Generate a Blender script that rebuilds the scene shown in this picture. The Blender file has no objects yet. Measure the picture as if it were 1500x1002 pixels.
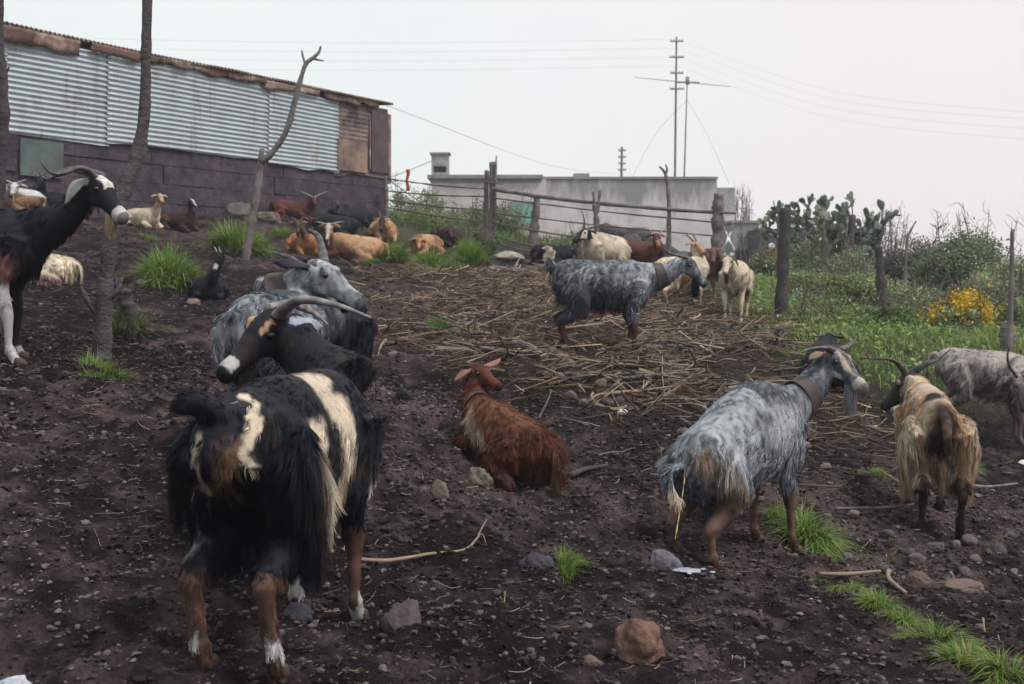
import bpy, math, random
import numpy as np
from mathutils import Vector, Matrix, Quaternion
C = bpy.context
scene = C.scene
R = math.radians
rng = np.random.default_rng(7)
random.seed(7)

# ------------------------------------------------------------------ camera, world, sun, exposure
F = 40.0 / 36.0 * 1500.0          # focal length in photo pixels
HZ = 400.0                        # eye level in the photo
cam_d = bpy.data.cameras.new("camera")
cam = bpy.data.objects.new("camera", cam_d)
C.collection.objects.link(cam)
cam.location = (0, 0, 0)
cam.rotation_euler = (R(90), 0, 0)
cam_d.lens = 40; cam_d.sensor_width = 36
cam_d.shift_y = -(501.0 - HZ) / 1500.0
cam_d.clip_start = 0.05; cam_d.clip_end = 3000
cam_d.dof.use_dof = True
cam_d.dof.focus_distance = 4.6
cam_d.dof.aperture_fstop = 7.0
scene.camera = cam

SUN_EL, SUN_AZ = 56.0, 122.0      # hazy sun behind thin cloud, from behind the camera's right shoulder
world = bpy.data.worlds.new("World"); scene.world = world
world.use_nodes = True
wn = world.node_tree; wn.nodes.clear()
sky = wn.nodes.new("ShaderNodeTexSky"); sky.sky_type = 'NISHITA'; sky.sun_disc = False
sky.sun_elevation = R(SUN_EL); sky.sun_rotation = R(SUN_AZ)
sky.air_density = 1.0; sky.dust_density = 4.0
bg1 = wn.nodes.new("ShaderNodeBackground"); bg1.inputs[1].default_value = 0.1
wn.links.new(sky.outputs[0], bg1.inputs[0])
tcw = wn.nodes.new("ShaderNodeTexCoord")
sep = wn.nodes.new("ShaderNodeSeparateXYZ"); wn.links.new(tcw.outputs['Generated'], sep.inputs[0])
mr = wn.nodes.new("ShaderNodeMapRange"); mr.inputs[1].default_value = -0.1; mr.inputs[2].default_value = 0.55
wn.links.new(sep.outputs['X'], mr.inputs[0])
cn = wn.nodes.new("ShaderNodeTexNoise"); cn.inputs['Scale'].default_value = 1.6; cn.inputs['Detail'].default_value = 3
wn.links.new(tcw.outputs['Generated'], cn.inputs['Vector'])
mixc = wn.nodes.new("ShaderNodeMix"); mixc.data_type = 'RGBA'
mixc.inputs['A'].default_value = (0.93, 0.985, 0.965, 1); mixc.inputs['B'].default_value = (1.0, 0.885, 0.885, 1)
wn.links.new(mr.outputs[0], mixc.inputs['Factor'])
cm = wn.nodes.new("ShaderNodeMapRange"); cm.inputs[1].default_value = .3; cm.inputs[2].default_value = .7
cm.inputs[3].default_value = 1.035; cm.inputs[4].default_value = 1.115
wn.links.new(cn.outputs['Fac'], cm.inputs[0])
bg2 = wn.nodes.new("ShaderNodeBackground")
wn.links.new(mixc.outputs['Result'], bg2.inputs[0]); wn.links.new(cm.outputs[0], bg2.inputs[1])
mixs = wn.nodes.new("ShaderNodeMixShader"); mixs.inputs[0].default_value = 0.86
wn.links.new(bg1.outputs[0], mixs.inputs[1]); wn.links.new(bg2.outputs[0], mixs.inputs[2])
wo = wn.nodes.new("ShaderNodeOutputWorld"); wn.links.new(mixs.outputs[0], wo.inputs[0])

sun_d = bpy.data.lights.new("sun", 'SUN'); sun_d.energy = 3.1; sun_d.angle = R(16); sun_d.color = (1.0, 0.95, 0.88)
sun = bpy.data.objects.new("sun", sun_d); C.collection.objects.link(sun)
sd = Vector((math.sin(R(SUN_AZ)) * math.cos(R(SUN_EL)), math.cos(R(SUN_AZ)) * math.cos(R(SUN_EL)), math.sin(R(SUN_EL))))
sun.rotation_euler = sd.to_track_quat('Z', 'Y').to_euler()

scene.view_settings.view_transform = 'Standard'
scene.view_settings.look = 'None'
scene.view_settings.exposure = 0.0
scene.view_settings.gamma = 1.0
scene.render.engine = 'CYCLES'
scene.cycles.max_bounces = 5
scene.cycles.diffuse_bounces = 2
scene.cycles.glossy_bounces = 2
scene.cycles.transmission_bounces = 3
scene.cycles.transparent_max_bounces = 6
scene.cycles.volume_bounces = 0
scene.cycles.use_denoising = True

# ------------------------------------------------------------------ small helpers
def P(px, py, d):
    return Vector(((px - 750.0) / F * d, d, (HZ - py) / F * d))

def vnoise(p, scale=1.0, seed=0):
    """3-D value noise, 0..1, for an (N,3) array"""
    q = np.asarray(p, dtype=np.float64) * scale + 137.3 + seed * 17.17
    i = np.floor(q).astype(np.int64); f = q - i; f = f * f * (3 - 2 * f)
    def h(a, b, c):
        n = (a * 374761393 + b * 668265263 + c * 2147483647 + seed * 974634777) & 0xffffffff
        n = ((n ^ (n >> 13)) * 1274126177) & 0xffffffff
        n = (n ^ (n >> 16)) & 0xffffff
        return n / 16777215.0
    x, y, z = i[:, 0], i[:, 1], i[:, 2]
    fx, fy, fz = f[:, 0], f[:, 1], f[:, 2]
    r = 0
    for a in (0, 1):
        for b in (0, 1):
            for c in (0, 1):
                w = (fx if a else 1 - fx) * (fy if b else 1 - fy) * (fz if c else 1 - fz)
                r = r + w * h(x + a, y + b, z + c)
    return r

def n2(x, y, scale, seed=0):
    x = np.asarray(x, float); y = np.asarray(y, float)
    sh = x.shape
    return vnoise(np.stack([x.ravel(), y.ravel(), np.zeros(x.size)], 1), scale, seed).reshape(sh)

def sstep(a, b, x):
    t = np.clip((x - a) / (b - a), 0, 1); return t * t * (3 - 2 * t)

# ------------------------------------------------------------------ terrain: thin-plate through measured ground points
CP = [(-100, 1002, 2.9), (330, 988, 3.1), (495, 908, 3.62), (930, 968, 3.35), (750, 1002, 3.05), (1300, 1002, 3.4), (1030, 812, 4.85), (1125, 795, 5.25),
      (1500, 1002, 3.6), (1360, 782, 5.9), (1430, 640, 9.2), (1500, 720, 7.2), (740, 708, 5.5), (880, 518, 8.3), (805, 515, 8.3), (1100, 560, 8.0), (30, 518, 5.8), (150, 525, 6.1),
      (100, 700, 4.4), (420, 640, 5.2), (640, 490, 8.6), (305, 445, 10), (358, 380, 13), (230, 329, 18), (520, 384, 16), (435, 322, 20), (-60, 292, 15),
      (0, 296, 16.0), (565, 322, 23), (300, 308, 19.2), (720, 364, 20), (785, 374, 19.5), (875, 385, 18.5), (1070, 480, 12.5), (900, 425, 15), (1052, 398, 18), (1145, 462, 13),
      (1292, 472, 15), (1483, 520, 11), (1250, 440, 26), (1400, 432, 24), (1500, 440, 24), (850, 368, 36), (640, 340, 36), (600, 326, 27), (1050, 385, 38), (640, 395, 15.5), (700, 405, 13.5), (1200, 520, 10),
      (-300, 600, 5), (1800, 760, 7), (1900, 560, 14), (-400, 330, 12), (750, 380, 58), (1400, 420, 58), (100, 350, 58)]
def wc(x, y):
    yy = np.clip(y, 0.0, 60.0) + 1.5
    return np.clip(x / yy, -1.3, 1.3) * 1.3, np.log(yy)
_cx = np.array([(a - 750) / F * d for a, b, d in CP]); _cy = np.array([d for a, b, d in CP], float)
_cz = np.array([(HZ - b) / F * d for a, b, d in CP])
_u, _v = wc(_cx, _cy)
def _phi(r2): return 0.5 * r2 * np.log(r2 + 1e-9)
_K = _phi((_u[:, None] - _u[None]) ** 2 + (_v[:, None] - _v[None]) ** 2) + np.eye(len(_u)) * 0.004
_T = np.stack([np.ones_like(_u), _u, _v], 1)
_A = np.block([[_K, _T], [_T.T, np.zeros((3, 3))]])
_W = np.linalg.solve(_A, np.concatenate([_cz, [0, 0, 0]]))
def gbase(x, y):
    x = np.asarray(x, float); y = np.asarray(y, float)
    u, v = wc(x, y); r = _W[-3] + _W[-2] * u + _W[-1] * v
    for i in range(len(_u)):
        r = r + _W[i] * _phi((u - _u[i]) ** 2 + (v - _v[i]) ** 2)
    return r - np.clip(y - 70, 0, 500) * 0.02
def micro(x, y):
    m = (n2(x, y, 1.3, 1) - .5) * .09 + (n2(x, y, 4.2, 2) - .5) * .07
    a = n2(x, y, 9.0, 3); m = m + (np.abs(a - .5) - .2) * -.085
    b = n2(x, y, 19.0, 4); m = m + (b - .5) * .042
    m = m - sstep(.68, .84, n2(x, y, 8.5, 61)) * .035 + sstep(.60, .70, n2(x, y, 8.5, 61)) * .010      # hoof prints with a pushed-up rim
    return m + (n2(x, y, 38.0, 5) - .5) * .014
def gz(x, y): return gbase(x, y) + micro(x, y)
def gz1(x, y): return float(gz(np.array([x]), np.array([y]))[0])
def hit(px, py):
    """ground point seen at a photo pixel"""
    d = np.concatenate([np.arange(1.5, 12, .02), np.arange(12, 60, .1)])
    z = gbase((px - 750) / F * d, d); r = (HZ - py) / F * d
    k = np.nonzero(z >= r)[0]
    dd = d[k[0]] if len(k) else 50.0
    return (px - 750) / F * dd, dd
def G(px, d):
    x = (px - 750) / F * d
    return Vector((x, d, gz1(x, d)))

# ------------------------------------------------------------------ mesh helpers
class MB:
    def __init__(s): s.v = []; s.f = []; s.c = []; s.n = 0
    def add(s, v, f, col=None):
        v = np.asarray(v, float).reshape(-1, 3); f = np.asarray(f, int)
        s.v.append(v); s.f.append(f + s.n); s.n += len(v)
        if col is not None:
            col = np.asarray(col, float)
            if col.ndim == 1: col = np.tile(col, (len(v), 1))
            s.c.append(col)
        return s
    def mesh(s, name):
        V = np.concatenate(s.v); me = bpy.data.meshes.new(name)
        me.vertices.add(len(V)); me.vertices.foreach_set('co', V.ravel())
        loops = np.concatenate([f.ravel() for f in s.f])
        tot = np.concatenate([np.full(len(f), f.shape[1]) for f in s.f])
        me.loops.add(len(loops)); me.loops.foreach_set('vertex_index', loops)
        me.polygons.add(len(tot)); st = np.concatenate([[0], np.cumsum(tot)[:-1]])
        me.polygons.foreach_set('loop_start', st); me.polygons.foreach_set('loop_total', tot)
        me.update(calc_edges=True); me.validate()
        if s.c and sum(len(c) for c in s.c) == len(V):
            setcol(me, np.concatenate(s.c))
        return me
def setcol(me, c):
    a = me.color_attributes.new('col', 'FLOAT_COLOR', 'POINT')
    c4 = np.ones((len(c), 4), dtype=np.float32); c4[:, :3] = np.clip(c, 0, 1)
    a.data.foreach_set('color', c4.ravel())
def obj(name, mb, mat, parent=None, smooth=True, loc=None):
    me = mb.mesh(name) if isinstance(mb, MB) else mb
    o = bpy.data.objects.new(name, me); C.collection.objects.link(o)
    if mat: me.materials.append(mat)
    me.polygons.foreach_set('use_smooth', np.full(len(me.polygons), bool(smooth), dtype=bool))
    if parent: o.parent = parent
    if loc is not None: o.location = loc
    return o
def tag(o, label=None, cat=None, group=None, kind=None):
    if label: o['label'] = label
    if cat: o['category'] = cat
    if group: o['group'] = group
    if kind: o['kind'] = kind
    return o
def empty(name, loc, rz=0, **k):
    o = bpy.data.objects.new(name, None); C.collection.objects.link(o)
    o.location = loc; o.rotation_euler = (0, 0, rz); o.empty_display_size = .1
    return tag(o, **k)
def copy_tree(o, parent=None):
    c = o.copy(); C.collection.objects.link(c); c.parent = parent
    for ch in list(o.children): copy_tree(ch, c)
    return c

def loft(cen, rw, rh, side, n=16, cap=True):
    """closed elliptical tube; side: one vector or one per station"""
    cen = np.array([tuple(c) for c in cen], float); m = len(cen)
    t = np.gradient(cen, axis=0); t /= np.linalg.norm(t, axis=1)[:, None] + 1e-9
    S = np.array([tuple(s) for s in side], float) if np.ndim(side[0]) else np.tile(np.array(tuple(side), float), (m, 1))
    S = S - (S * t).sum(1)[:, None] * t; S /= np.linalg.norm(S, axis=1)[:, None] + 1e-9
    U = np.cross(t, S)
    a = np.linspace(0, 2 * math.pi, n, endpoint=False)
    rw = np.broadcast_to(rw, m); rh = np.broadcast_to(rh, m)
    V = cen[:, None] + S[:, None] * (np.cos(a)[None, :, None] * rw[:, None, None]) + U[:, None] * (np.sin(a)[None, :, None] * rh[:, None, None])
    V = V.reshape(-1, 3)
    i = np.arange(m - 1)[:, None] * n; j = np.arange(n)[None]; k = (j + 1) % n
    Q = np.stack([i + j, i + k, i + n + k, i + n + j], -1).reshape(-1, 4)
    if not cap: return V, Q, None
    V = np.concatenate([V, cen[:1] - t[:1] * min(rw[0], rh[0]) * .3, cen[-1:] + t[-1:] * min(rw[-1], rh[-1]) * .3])
    a0, a1 = m * n, m * n + 1; jj = np.arange(n); kk = (jj + 1) % n; b = (m - 1) * n
    T = np.concatenate([np.stack([kk, jj, np.full(n, a0)], 1), np.stack([b + jj, b + kk, np.full(n, a1)], 1)])
    return V, Q, T
def addloft(mb, *a, col=None, **k):
    V, Q, T = loft(*a, **k); n0 = mb.n
    mb.add(V, Q, col)
    if T is not None: mb.f.append(T + n0)
def spline(pts, m=24):
    p = np.array([tuple(q) for q in pts], float)
    if len(p) < 3:
        t = np.linspace(0, 1, m)[:, None]; return p[0] * (1 - t) + p[-1] * t
    q = np.concatenate([2 * p[:1] - p[1:2], p, 2 * p[-1:] - p[-2:-1]])
    out = []
    s = np.linspace(0, len(p) - 1 - 1e-9, m)
    for x in s:
        i = int(x); t = x - i; a, b, c, d = q[i], q[i + 1], q[i + 2], q[i + 3]
        out.append(.5 * (2 * b + (c - a) * t + (2 * a - 5 * b + 4 * c - d) * t * t + (3 * b - a - 3 * c + d) * t ** 3))
    return np.array(out)
def interp(vals, m): return np.interp(np.linspace(0, len(vals) - 1, m), np.arange(len(vals)), vals)
def tube(mb, pts, rad, n=8, m=None, wob=0.0, col=None, seed=0):
    m = m or max(6, len(pts) * 5); c = spline(pts, m); r = interp(rad, m) if np.ndim(rad) else np.full(m, float(rad))
    if wob:
        g = np.random.default_rng(seed)
        r = r * (1 + (vnoise(c, 9, seed) - .5) * wob * 1.6 + g.normal(0, wob * .12, m))
    n0 = mb.n
    d = c[-1] - c[0]; side = (1, .1, 0) if abs(d[2]) > abs(d[0]) else (0, .2, 1)
    V, Q, T = loft(c, r, r, side, n=n)
    if wob:
        nn = vnoise(V, 22, seed + 3)[:, None] - .5
        ctr = np.concatenate([np.repeat(c, n, 0), c[:1], c[-1:]])
        V = ctr + (V - ctr) * (1 + nn * wob * 1.2)
    mb.add(V, Q, col); mb.f.append(T + n0)
def box(mb, lo, hi, col=None, M=None):
    x0, y0, z0 = lo; x1, y1, z1 = hi
    V = np.array([(x0, y0, z0), (x1, y0, z0), (x1, y1, z0), (x0, y1, z0), (x0, y0, z1), (x1, y0, z1), (x1, y1, z1), (x0, y1, z1)], float)
    if M is not None: V = np.array([tuple(M @ Vector(v)) for v in V])
    mb.add(V, [(0, 3, 2, 1), (4, 5, 6, 7), (0, 1, 5, 4), (1, 2, 6, 5), (2, 3, 7, 6), (3, 0, 4, 7)], col)
    return mb
def ico(sub=2):
    import bmesh
    bm = bmesh.new(); bmesh.ops.create_icosphere(bm, subdivisions=sub, radius=1)
    V = np.array([tuple(v.co) for v in bm.verts]); Fc = np.array([[v.index for v in f.verts] for f in bm.faces]); bm.free()
    return V, Fc
ICO1, ICO2, ICO3, ICO4 = ico(1), ico(2), ico(3), ico(5)

# ------------------------------------------------------------------ materials
MATS = {}
def mk(name, col=(.5, .5, .5), attr=False, rough=.85, spec=.3, nvar=.25, nscale=8, bump=.3, bscale=40, bdist=.01, transl=0, var2=None, sheen=0, metal=0, detail=6):
    m = bpy.data.materials.new(name); m.use_nodes = True; t = m.node_tree; t.nodes.clear(); N = t.nodes.new; L = t.links.new
    out = N('ShaderNodeOutputMaterial'); b = N('ShaderNodeBsdfPrincipled')
    b.inputs['Roughness'].default_value = rough; b.inputs['Specular IOR Level'].default_value = spec; b.inputs['Metallic'].default_value = metal
    tc = N('ShaderNodeTexCoord')
    if attr:
        a = N('ShaderNodeAttribute'); a.attribute_name = 'col'; cs = a.outputs['Color']
    else:
        a = N('ShaderNodeRGB'); a.outputs[0].default_value = (*col, 1); cs = a.outputs[0]
    if var2:
        nz = N('ShaderNodeTexNoise'); nz.inputs['Scale'].default_value = var2[1]; nz.inputs['Detail'].default_value = detail
        nz.inputs['Roughness'].default_value = .65
        L(tc.outputs['Object'], nz.inputs['Vector'])
        mr = N('ShaderNodeMapRange'); mr.inputs[1].default_value = var2[2]; mr.inputs[2].default_value = var2[3]
        L(nz.outputs['Fac'], mr.inputs[0])
        mx = N('ShaderNodeMix'); mx.data_type = 'RGBA'; L(mr.outputs[0], mx.inputs['Factor']); L(cs, mx.inputs['A'])
        mx.inputs['B'].default_value = (*var2[0], 1); cs = mx.outputs['Result']
    if nvar:
        nz = N('ShaderNodeTexNoise'); nz.inputs['Scale'].default_value = nscale; nz.inputs['Detail'].default_value = detail
        nz.inputs['Roughness'].default_value = .7
        L(tc.outputs['Object'], nz.inputs['Vector'])
        mr = N('ShaderNodeMapRange'); mr.inputs[1].default_value = .25; mr.inputs[2].default_value = .75
        mr.inputs[3].default_value = 1 - nvar; mr.inputs[4].default_value = 1 + nvar
        L(nz.outputs['Fac'], mr.inputs[0])
        vm = N('ShaderNodeVectorMath'); vm.operation = 'SCALE'; L(cs, vm.inputs[0]); L(mr.outputs[0], vm.inputs['Scale']); cs = vm.outputs[0]
    L(cs, b.inputs['Base Color'])
    if bump:
        nz = N('ShaderNodeTexNoise'); nz.inputs['Scale'].default_value = bscale; nz.inputs['Detail'].default_value = 5; nz.inputs['Roughness'].default_value = .6
        L(tc.outputs['Object'], nz.inputs['Vector'])
        bp = N('ShaderNodeBump'); bp.inputs['Strength'].default_value = bump; bp.inputs['Distance'].default_value = bdist
        L(nz.outputs['Fac'], bp.inputs['Height']); L(bp.outputs[0], b.inputs['Normal'])
    if transl:
        tr = N('ShaderNodeBsdfTranslucent'); L(cs, tr.inputs['Color']); ms = N('ShaderNodeMixShader'); ms.inputs[0].default_value = transl
        L(b.outputs[0], ms.inputs[1]); L(tr.outputs[0], ms.inputs[2]); L(ms.outputs[0], out.inputs[0])
    else: L(b.outputs[0], out.inputs[0])
    MATS[name] = m; return m
M_hide = mk('goat_hide', attr=True, rough=.75, nvar=.25, nscale=60, bump=.4, bscale=180, bdist=.004)
M_fur = mk('goat_fur', attr=True, rough=.42, spec=.16, nvar=0, bump=0)
M_horn = mk('horn', attr=True, rough=.5, spec=.4, nvar=.25, nscale=40, bump=.5, bscale=90, bdist=.004)
M_hoof = mk('hoof', (.06, .042, .032), rough=.6, nvar=.4, nscale=60, bump=.4)
M_eye = mk('eye', (.012, .008, .005), rough=.08, spec=.6, nvar=0, bump=0)
M_leather = mk('collar_leather', (.055, .04, .042), rough=.6, spec=.4, nvar=.35, nscale=30, bump=.5, bscale=80)
M_bark = mk('bark', (.07, .062, .066), rough=.9, nvar=.5, nscale=14, bump=1.0, bscale=45, bdist=.02, var2=((.13, .115, .11), 6, .5, .75))
M_oldwood = mk('old_wood', (.17, .15, .145), rough=.9, nvar=.4, nscale=12, bump=.8, bscale=30, bdist=.015, var2=((.07, .062, .065), 5, .45, .7))
M_darkwood = mk('dark_wood', (.055, .048, .055), rough=.9, nvar=.45, nscale=12, bump=.9, bscale=30, bdist=.02)
M_twig = mk('dry_twigs', attr=True, rough=.8, nvar=.3, nscale=30, bump=0)
M_grass = mk('grass_blades', attr=True, rough=.55, spec=.25, nvar=.2, nscale=20, bump=0, transl=.35)
M_leaf = mk('leaves', attr=True, rough=.6, spec=.25, nvar=.2, nscale=9, bump=0, transl=.25)
M_stone = mk('stone', attr=True, rough=.9, nvar=.45, nscale=14, bump=.9, bscale=55, bdist=.012, var2=((.03, .026, .03), 9, .5, .8))
M_wire = mk('wire', (.10, .09, .09), rough=.6, nvar=.3, bump=0)

# ------------------------------------------------------------------ the ground (one sheet)
def poly_mask(X, Y, poly, soft=.4):
    """soft inside-mask of a ground polygon given in photo pixels"""
    pts = np.array([hit(*p) for p in poly]); ins = np.zeros(X.shape, bool); dmin = np.full(X.shape, 1e9)
    for (x0, y0), (x1, y1) in zip(pts, np.roll(pts, -1, 0)):
        c = (y0 > Y) != (y1 > Y); xi = (x1 - x0) * (Y - y0) / (y1 - y0 + 1e-12) + x0
        ins ^= c & (X < xi)
        ex, ey = x1 - x0, y1 - y0; t = np.clip(((X - x0) * ex + (Y - y0) * ey) / (ex * ex + ey * ey + 1e-12), 0, 1)
        dmin = np.minimum(dmin, np.hypot(X - x0 - t * ex, Y - y0 - t * ey))
    return np.clip(.5 + np.where(ins, dmin, -dmin) / soft * .5, 0, 1)
STRAW = [(590, 420), (700, 402), (900, 400), (1040, 430), (1110, 480), (1180, 560), (1230, 640), (1050, 650), (960, 620), (860, 560), (740, 530), (640, 500)]
MEADOW = [(1085, 440), (1180, 535), (1290, 560), (1500, 575), (2400, 700), (2400, 415), (1075, 400)]
BACK = [(560, 345), (640, 375), (720, 368), (900, 372), (1060, 395), (1080, 440), (2400, 415), (2000, 395), (560, 300)]
def ground_cols(X, Y):
    n = X.size; x, y = X.ravel(), Y.ravel()
    a = n2(x, y, 1.1, 11); b = n2(x, y, 5.0, 12); c = n2(x, y, 26.0, 13); e = n2(x, y, 60.0, 15)
    base = np.array([.015, .0098, .0118]); lite = np.array([.105, .074, .076]); dark = np.array([.004, .003, .0045]); ston = np.array([.20, .17, .15])
    d_ = n2(x, y, 12.0, 16); lo_ = n2(x, y, .33, 17); t = np.clip(.50 * a + .45 * b + .60 * c + .50 * d_ + .55 * lo_ - .80, 0, 1)[:, None]
    col = np.where(t < .5, dark + (base - dark) * t * 2, base + (lite - base) * (t - .5) * 2)
    
    s = poly_mask(x, y, STRAW, .9)[:, None] * (.25 + .55 * b[:, None]); col = col * (1 - s) + np.array([.055, .040, .034]) * s
    g = poly_mask(x, y, MEADOW, .6)[:, None] * .85; col = col * (1 - g) + np.array([.05, .07, .03]) * g
    g = poly_mask(x, y, BACK, 1.0)[:, None] * .85; col = col * (1 - g) + np.array([.05, .07, .035]) * g
    far = sstep(24, 32, y)[:, None]; col = col * (1 - far) + np.array([.05, .065, .035]) * far
    return col
nx, ny = 1000, 1150
ux = np.linspace(-1, 1, nx); X1 = 3.0 * np.sinh(ux * 4.7)
uy = np.linspace(-1, 1, ny); Y1 = 4.0 + 3.0 * np.sinh(uy * 4.9); Y1 = Y1[Y1 > -60]; ny = len(Y1)
GX, GY = np.meshgrid(X1, Y1)
GZ = gz(GX, GY)
gi = (np.arange(ny - 1)[:, None] * nx + np.arange(nx - 1)[None]).ravel()
gm = MB(); gm.add(np.stack([GX, GY, GZ], -1), np.stack([gi, gi + 1, gi + nx + 1, gi + nx], 1), ground_cols(GX, GY))
M_ground = mk('trampled_mud', attr=True, rough=.92, spec=.12, nvar=.75, nscale=38, bump=1.0, bscale=55, bdist=.035, detail=8)
ground = obj('ground', gm, M_ground); tag(ground, kind='structure')

# ------------------------------------------------------------------ loose ground stuff
def scatter_px(n, x0, x1, y0, y1):
    """random ground points, even in the ground area seen between two distances"""
    out = []
    while len(out) < n:
        k = n * 2
        d = np.sqrt(rng.uniform(y0 ** 2, y1 ** 2, k)); x = rng.uniform(x0, x1, k) * d
        out += list(zip(x, d))
    return np.array(out[:n])
# clods of mud and dung
mb = MB(); V0, F0 = ICO1
pts = np.concatenate([scatter_px(74000, -.52, .52, 2.3, 7), scatter_px(40000, -.52, .52, 6, 15)])
w = poly_mask(pts[:, 0], pts[:, 1], MEADOW, .3) < .3; pts = pts[w]
n = len(pts); sz = (.002 + .011 * rng.random(n) ** 4.5) * (1 + pts[:, 1] * .07)
ang = rng.random(n) * 6.28; sq = rng.uniform(.5, 1.2, (n, 3)); sq[:, 2] *= .6
A = V0[None] * sq[:, None] * sz[:, None, None] * rng.uniform(.6, 1.35, (n, len(V0), 1))
ca, sa = np.cos(ang)[:, None], np.sin(ang)[:, None]
A = np.stack([A[..., 0] * ca - A[..., 1] * sa, A[..., 0] * sa + A[..., 1] * ca, A[..., 2]], -1)
gzz = gz(pts[:, 0], pts[:, 1])
A += np.stack([pts[:, 0], pts[:, 1], gzz + sz * .25], 1)[:, None]
FF = (F0[None] + (np.arange(n) * len(V0))[:, None, None]).reshape(-1, 3)
damp = n2(pts[:, 0], pts[:, 1], 1.1, 11)[:, None]; cc = np.array([.040, .031, .035])[None] * (.12 + 2.9 * rng.random((n, 1)) ** 2.4) * (.35 + 1.2 * damp) * rng.uniform(.9, 1.1, (n, 3))
cc = np.where(rng.random((n, 1)) < .06, np.array([.14, .12, .115]) * rng.uniform(.7, 1.2, (n, 1)), cc)
mb.add(A, FF, np.repeat(cc, len(V0), 0))
tag(obj('mud_clods', mb, M_stone, smooth=False), 'crumbled dark mud clods and droppings strewn over the yard', kind='stuff')

def sticks(mb, pts, L, r, cols, lift=0.0, tilt=.08, m=4, g=rng):
    """many thin slightly crooked sticks, vectorised; 3-sided"""
    n = len(pts); a = g.random(n) * math.pi * 2
    d = np.stack([np.cos(a), np.sin(a), g.normal(0, tilt, n)], 1)
    side = np.stack([-np.sin(a), np.cos(a), np.zeros(n)], 1)
    t = np.linspace(-.5, .5, m)
    bend = g.normal(0, .07, n) * L; bend2 = g.normal(0, .03, (n, m)) * L[:, None]
    c = pts[:, None] + d[:, None] * (t[None, :, None] * L[:, None, None]) + side[:, None] * ((bend[:, None] * (t * t * 4 - .5)[None] + bend2)[..., None])
    hz = gz(c[..., 0].ravel(), c[..., 1].ravel()).reshape(n, m)
    c[..., 2] = np.maximum(c[..., 2], hz + r[:, None] * .5) + lift
    tap = np.linspace(1, .45, m)
    ring = []
    for k in range(3):
        an = k * 2.094
        ring.append(c + side[:, None] * (math.cos(an) * r[:, None] * tap[None])[..., None] + np.array([0, 0, 1])[None, None] * (math.sin(an) * r[:, None] * tap[None])[..., None])
    Vv = np.stack(ring, 2).reshape(n, m * 3, 3)
    q = []
    for i in range(m - 1):
        for k in range(3):
            q.append((i * 3 + k, i * 3 + (k + 1) % 3, (i + 1) * 3 + (k + 1) % 3, (i + 1) * 3 + k))
    q = np.array(q); FF = (q[None] + (np.arange(n) * m * 3)[:, None, None]).reshape(-1, 4)
    mb.add(Vv, FF, np.repeat(cols, m * 3, 0))
def twigcols(n):
    b = np.array([[.26, .20, .14], [.15, .11, .085], [.36, .30, .23], [.07, .05, .045], [.19, .14, .11]])
    return b[rng.integers(0, 5, n)] * rng.uniform(.6, 1.2, (n, 1))
# brushwood litter
mb = MB()
pts = scatter_px(46000, -.16, .40, 5.0, 17); wgt = poly_mask(pts[:, 0], pts[:, 1], STRAW, .9) * sstep(.25, .7, n2(pts[:, 0], pts[:, 1], 2.2, 31)) * 1.1
pts = pts[rng.random(len(pts)) < wgt]; n = len(pts)
hh = gz(pts[:, 0], pts[:, 1]); p3 = np.stack([pts[:, 0], pts[:, 1], hh + .005 + .11 * rng.random(n) ** 1.5], 1)
sticks(mb, p3, .05 + .42 * rng.random(n) ** 2, .0018 + .0095 * rng.random(n) ** 2.5, twigcols(n) * (1, .93, .88) * (.28 + .8 * rng.random((n, 1))), tilt=.26)
pts = scatter_px(16000, -.5, .5, 2.4, 11); pts = pts[(n2(pts[:, 0], pts[:, 1], .9, 33) > .35) & (poly_mask(pts[:, 0], pts[:, 1], MEADOW, .3) < .3)]; n = len(pts)
hh = gz(pts[:, 0], pts[:, 1]); p3 = np.stack([pts[:, 0], pts[:, 1], hh + .002], 1)
sticks(mb, p3, .015 + .10 * rng.random(n) ** 3, .0007 + .0013 * rng.random(n), twigcols(n) * .8, tilt=.12)
tag(obj('brushwood_litter', mb, M_twig, smooth=False), 'dry broken twigs and straw trampled into the mud', kind='stuff')

# ------------------------------------------------------------------ grass
def blades(mb, roots, H, W, lean, cols, g=rng, outward=None, segs=4):
    n = len(roots); a = g.random(n) * 6.283
    if outward is not None:
        a = np.where(g.random(n) < .75, outward + g.normal(0, .6, n), a)
    d = np.stack([np.cos(a), np.sin(a), np.zeros(n)], 1); s = np.stack([-np.sin(a + g.normal(0, .5, n)), np.cos(a), np.zeros(n)], 1)
    t = np.linspace(0, 1, segs + 1)
    x = lean[:, None] * H[:, None] * (t ** 1.7)[None]; z = H[:, None] * (t[None] - (lean[:, None] ** 1.2) * .62 * (t ** 2.4)[None])
    c = roots[:, None] + d[:, None] * x[..., None]; c[..., 2] += z
    w = W[:, None] * (1 - t ** 1.6)[None] * .5 + .0002
    Vv = np.stack([c - s[:, None] * w[..., None], c + s[:, None] * w[..., None]], 2).reshape(n, -1, 3)
    q = np.array([(2 * i, 2 * i + 1, 2 * i + 3, 2 * i + 2) for i in range(segs)])
    FF = (q[None] + (np.arange(n) * (segs + 1) * 2)[:, None, None]).reshape(-1, 4)
    tt = np.repeat(t, 2)
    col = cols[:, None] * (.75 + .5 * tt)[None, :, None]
    mb.add(Vv, FF, col.reshape(-1, 3))
GREEN = np.array([[.11, .22, .04], [.16, .29, .055], [.22, .33, .07], [.07, .15, .035], [.27, .31, .11], [.30, .26, .13]])
def gcols(n, tint=(1, 1, 1)): return GREEN[rng.choice(6, n, p=[.24, .24, .2, .14, .1, .08])] * rng.uniform(.7, 1.15, (n, 1)) * np.array(tint)
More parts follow.
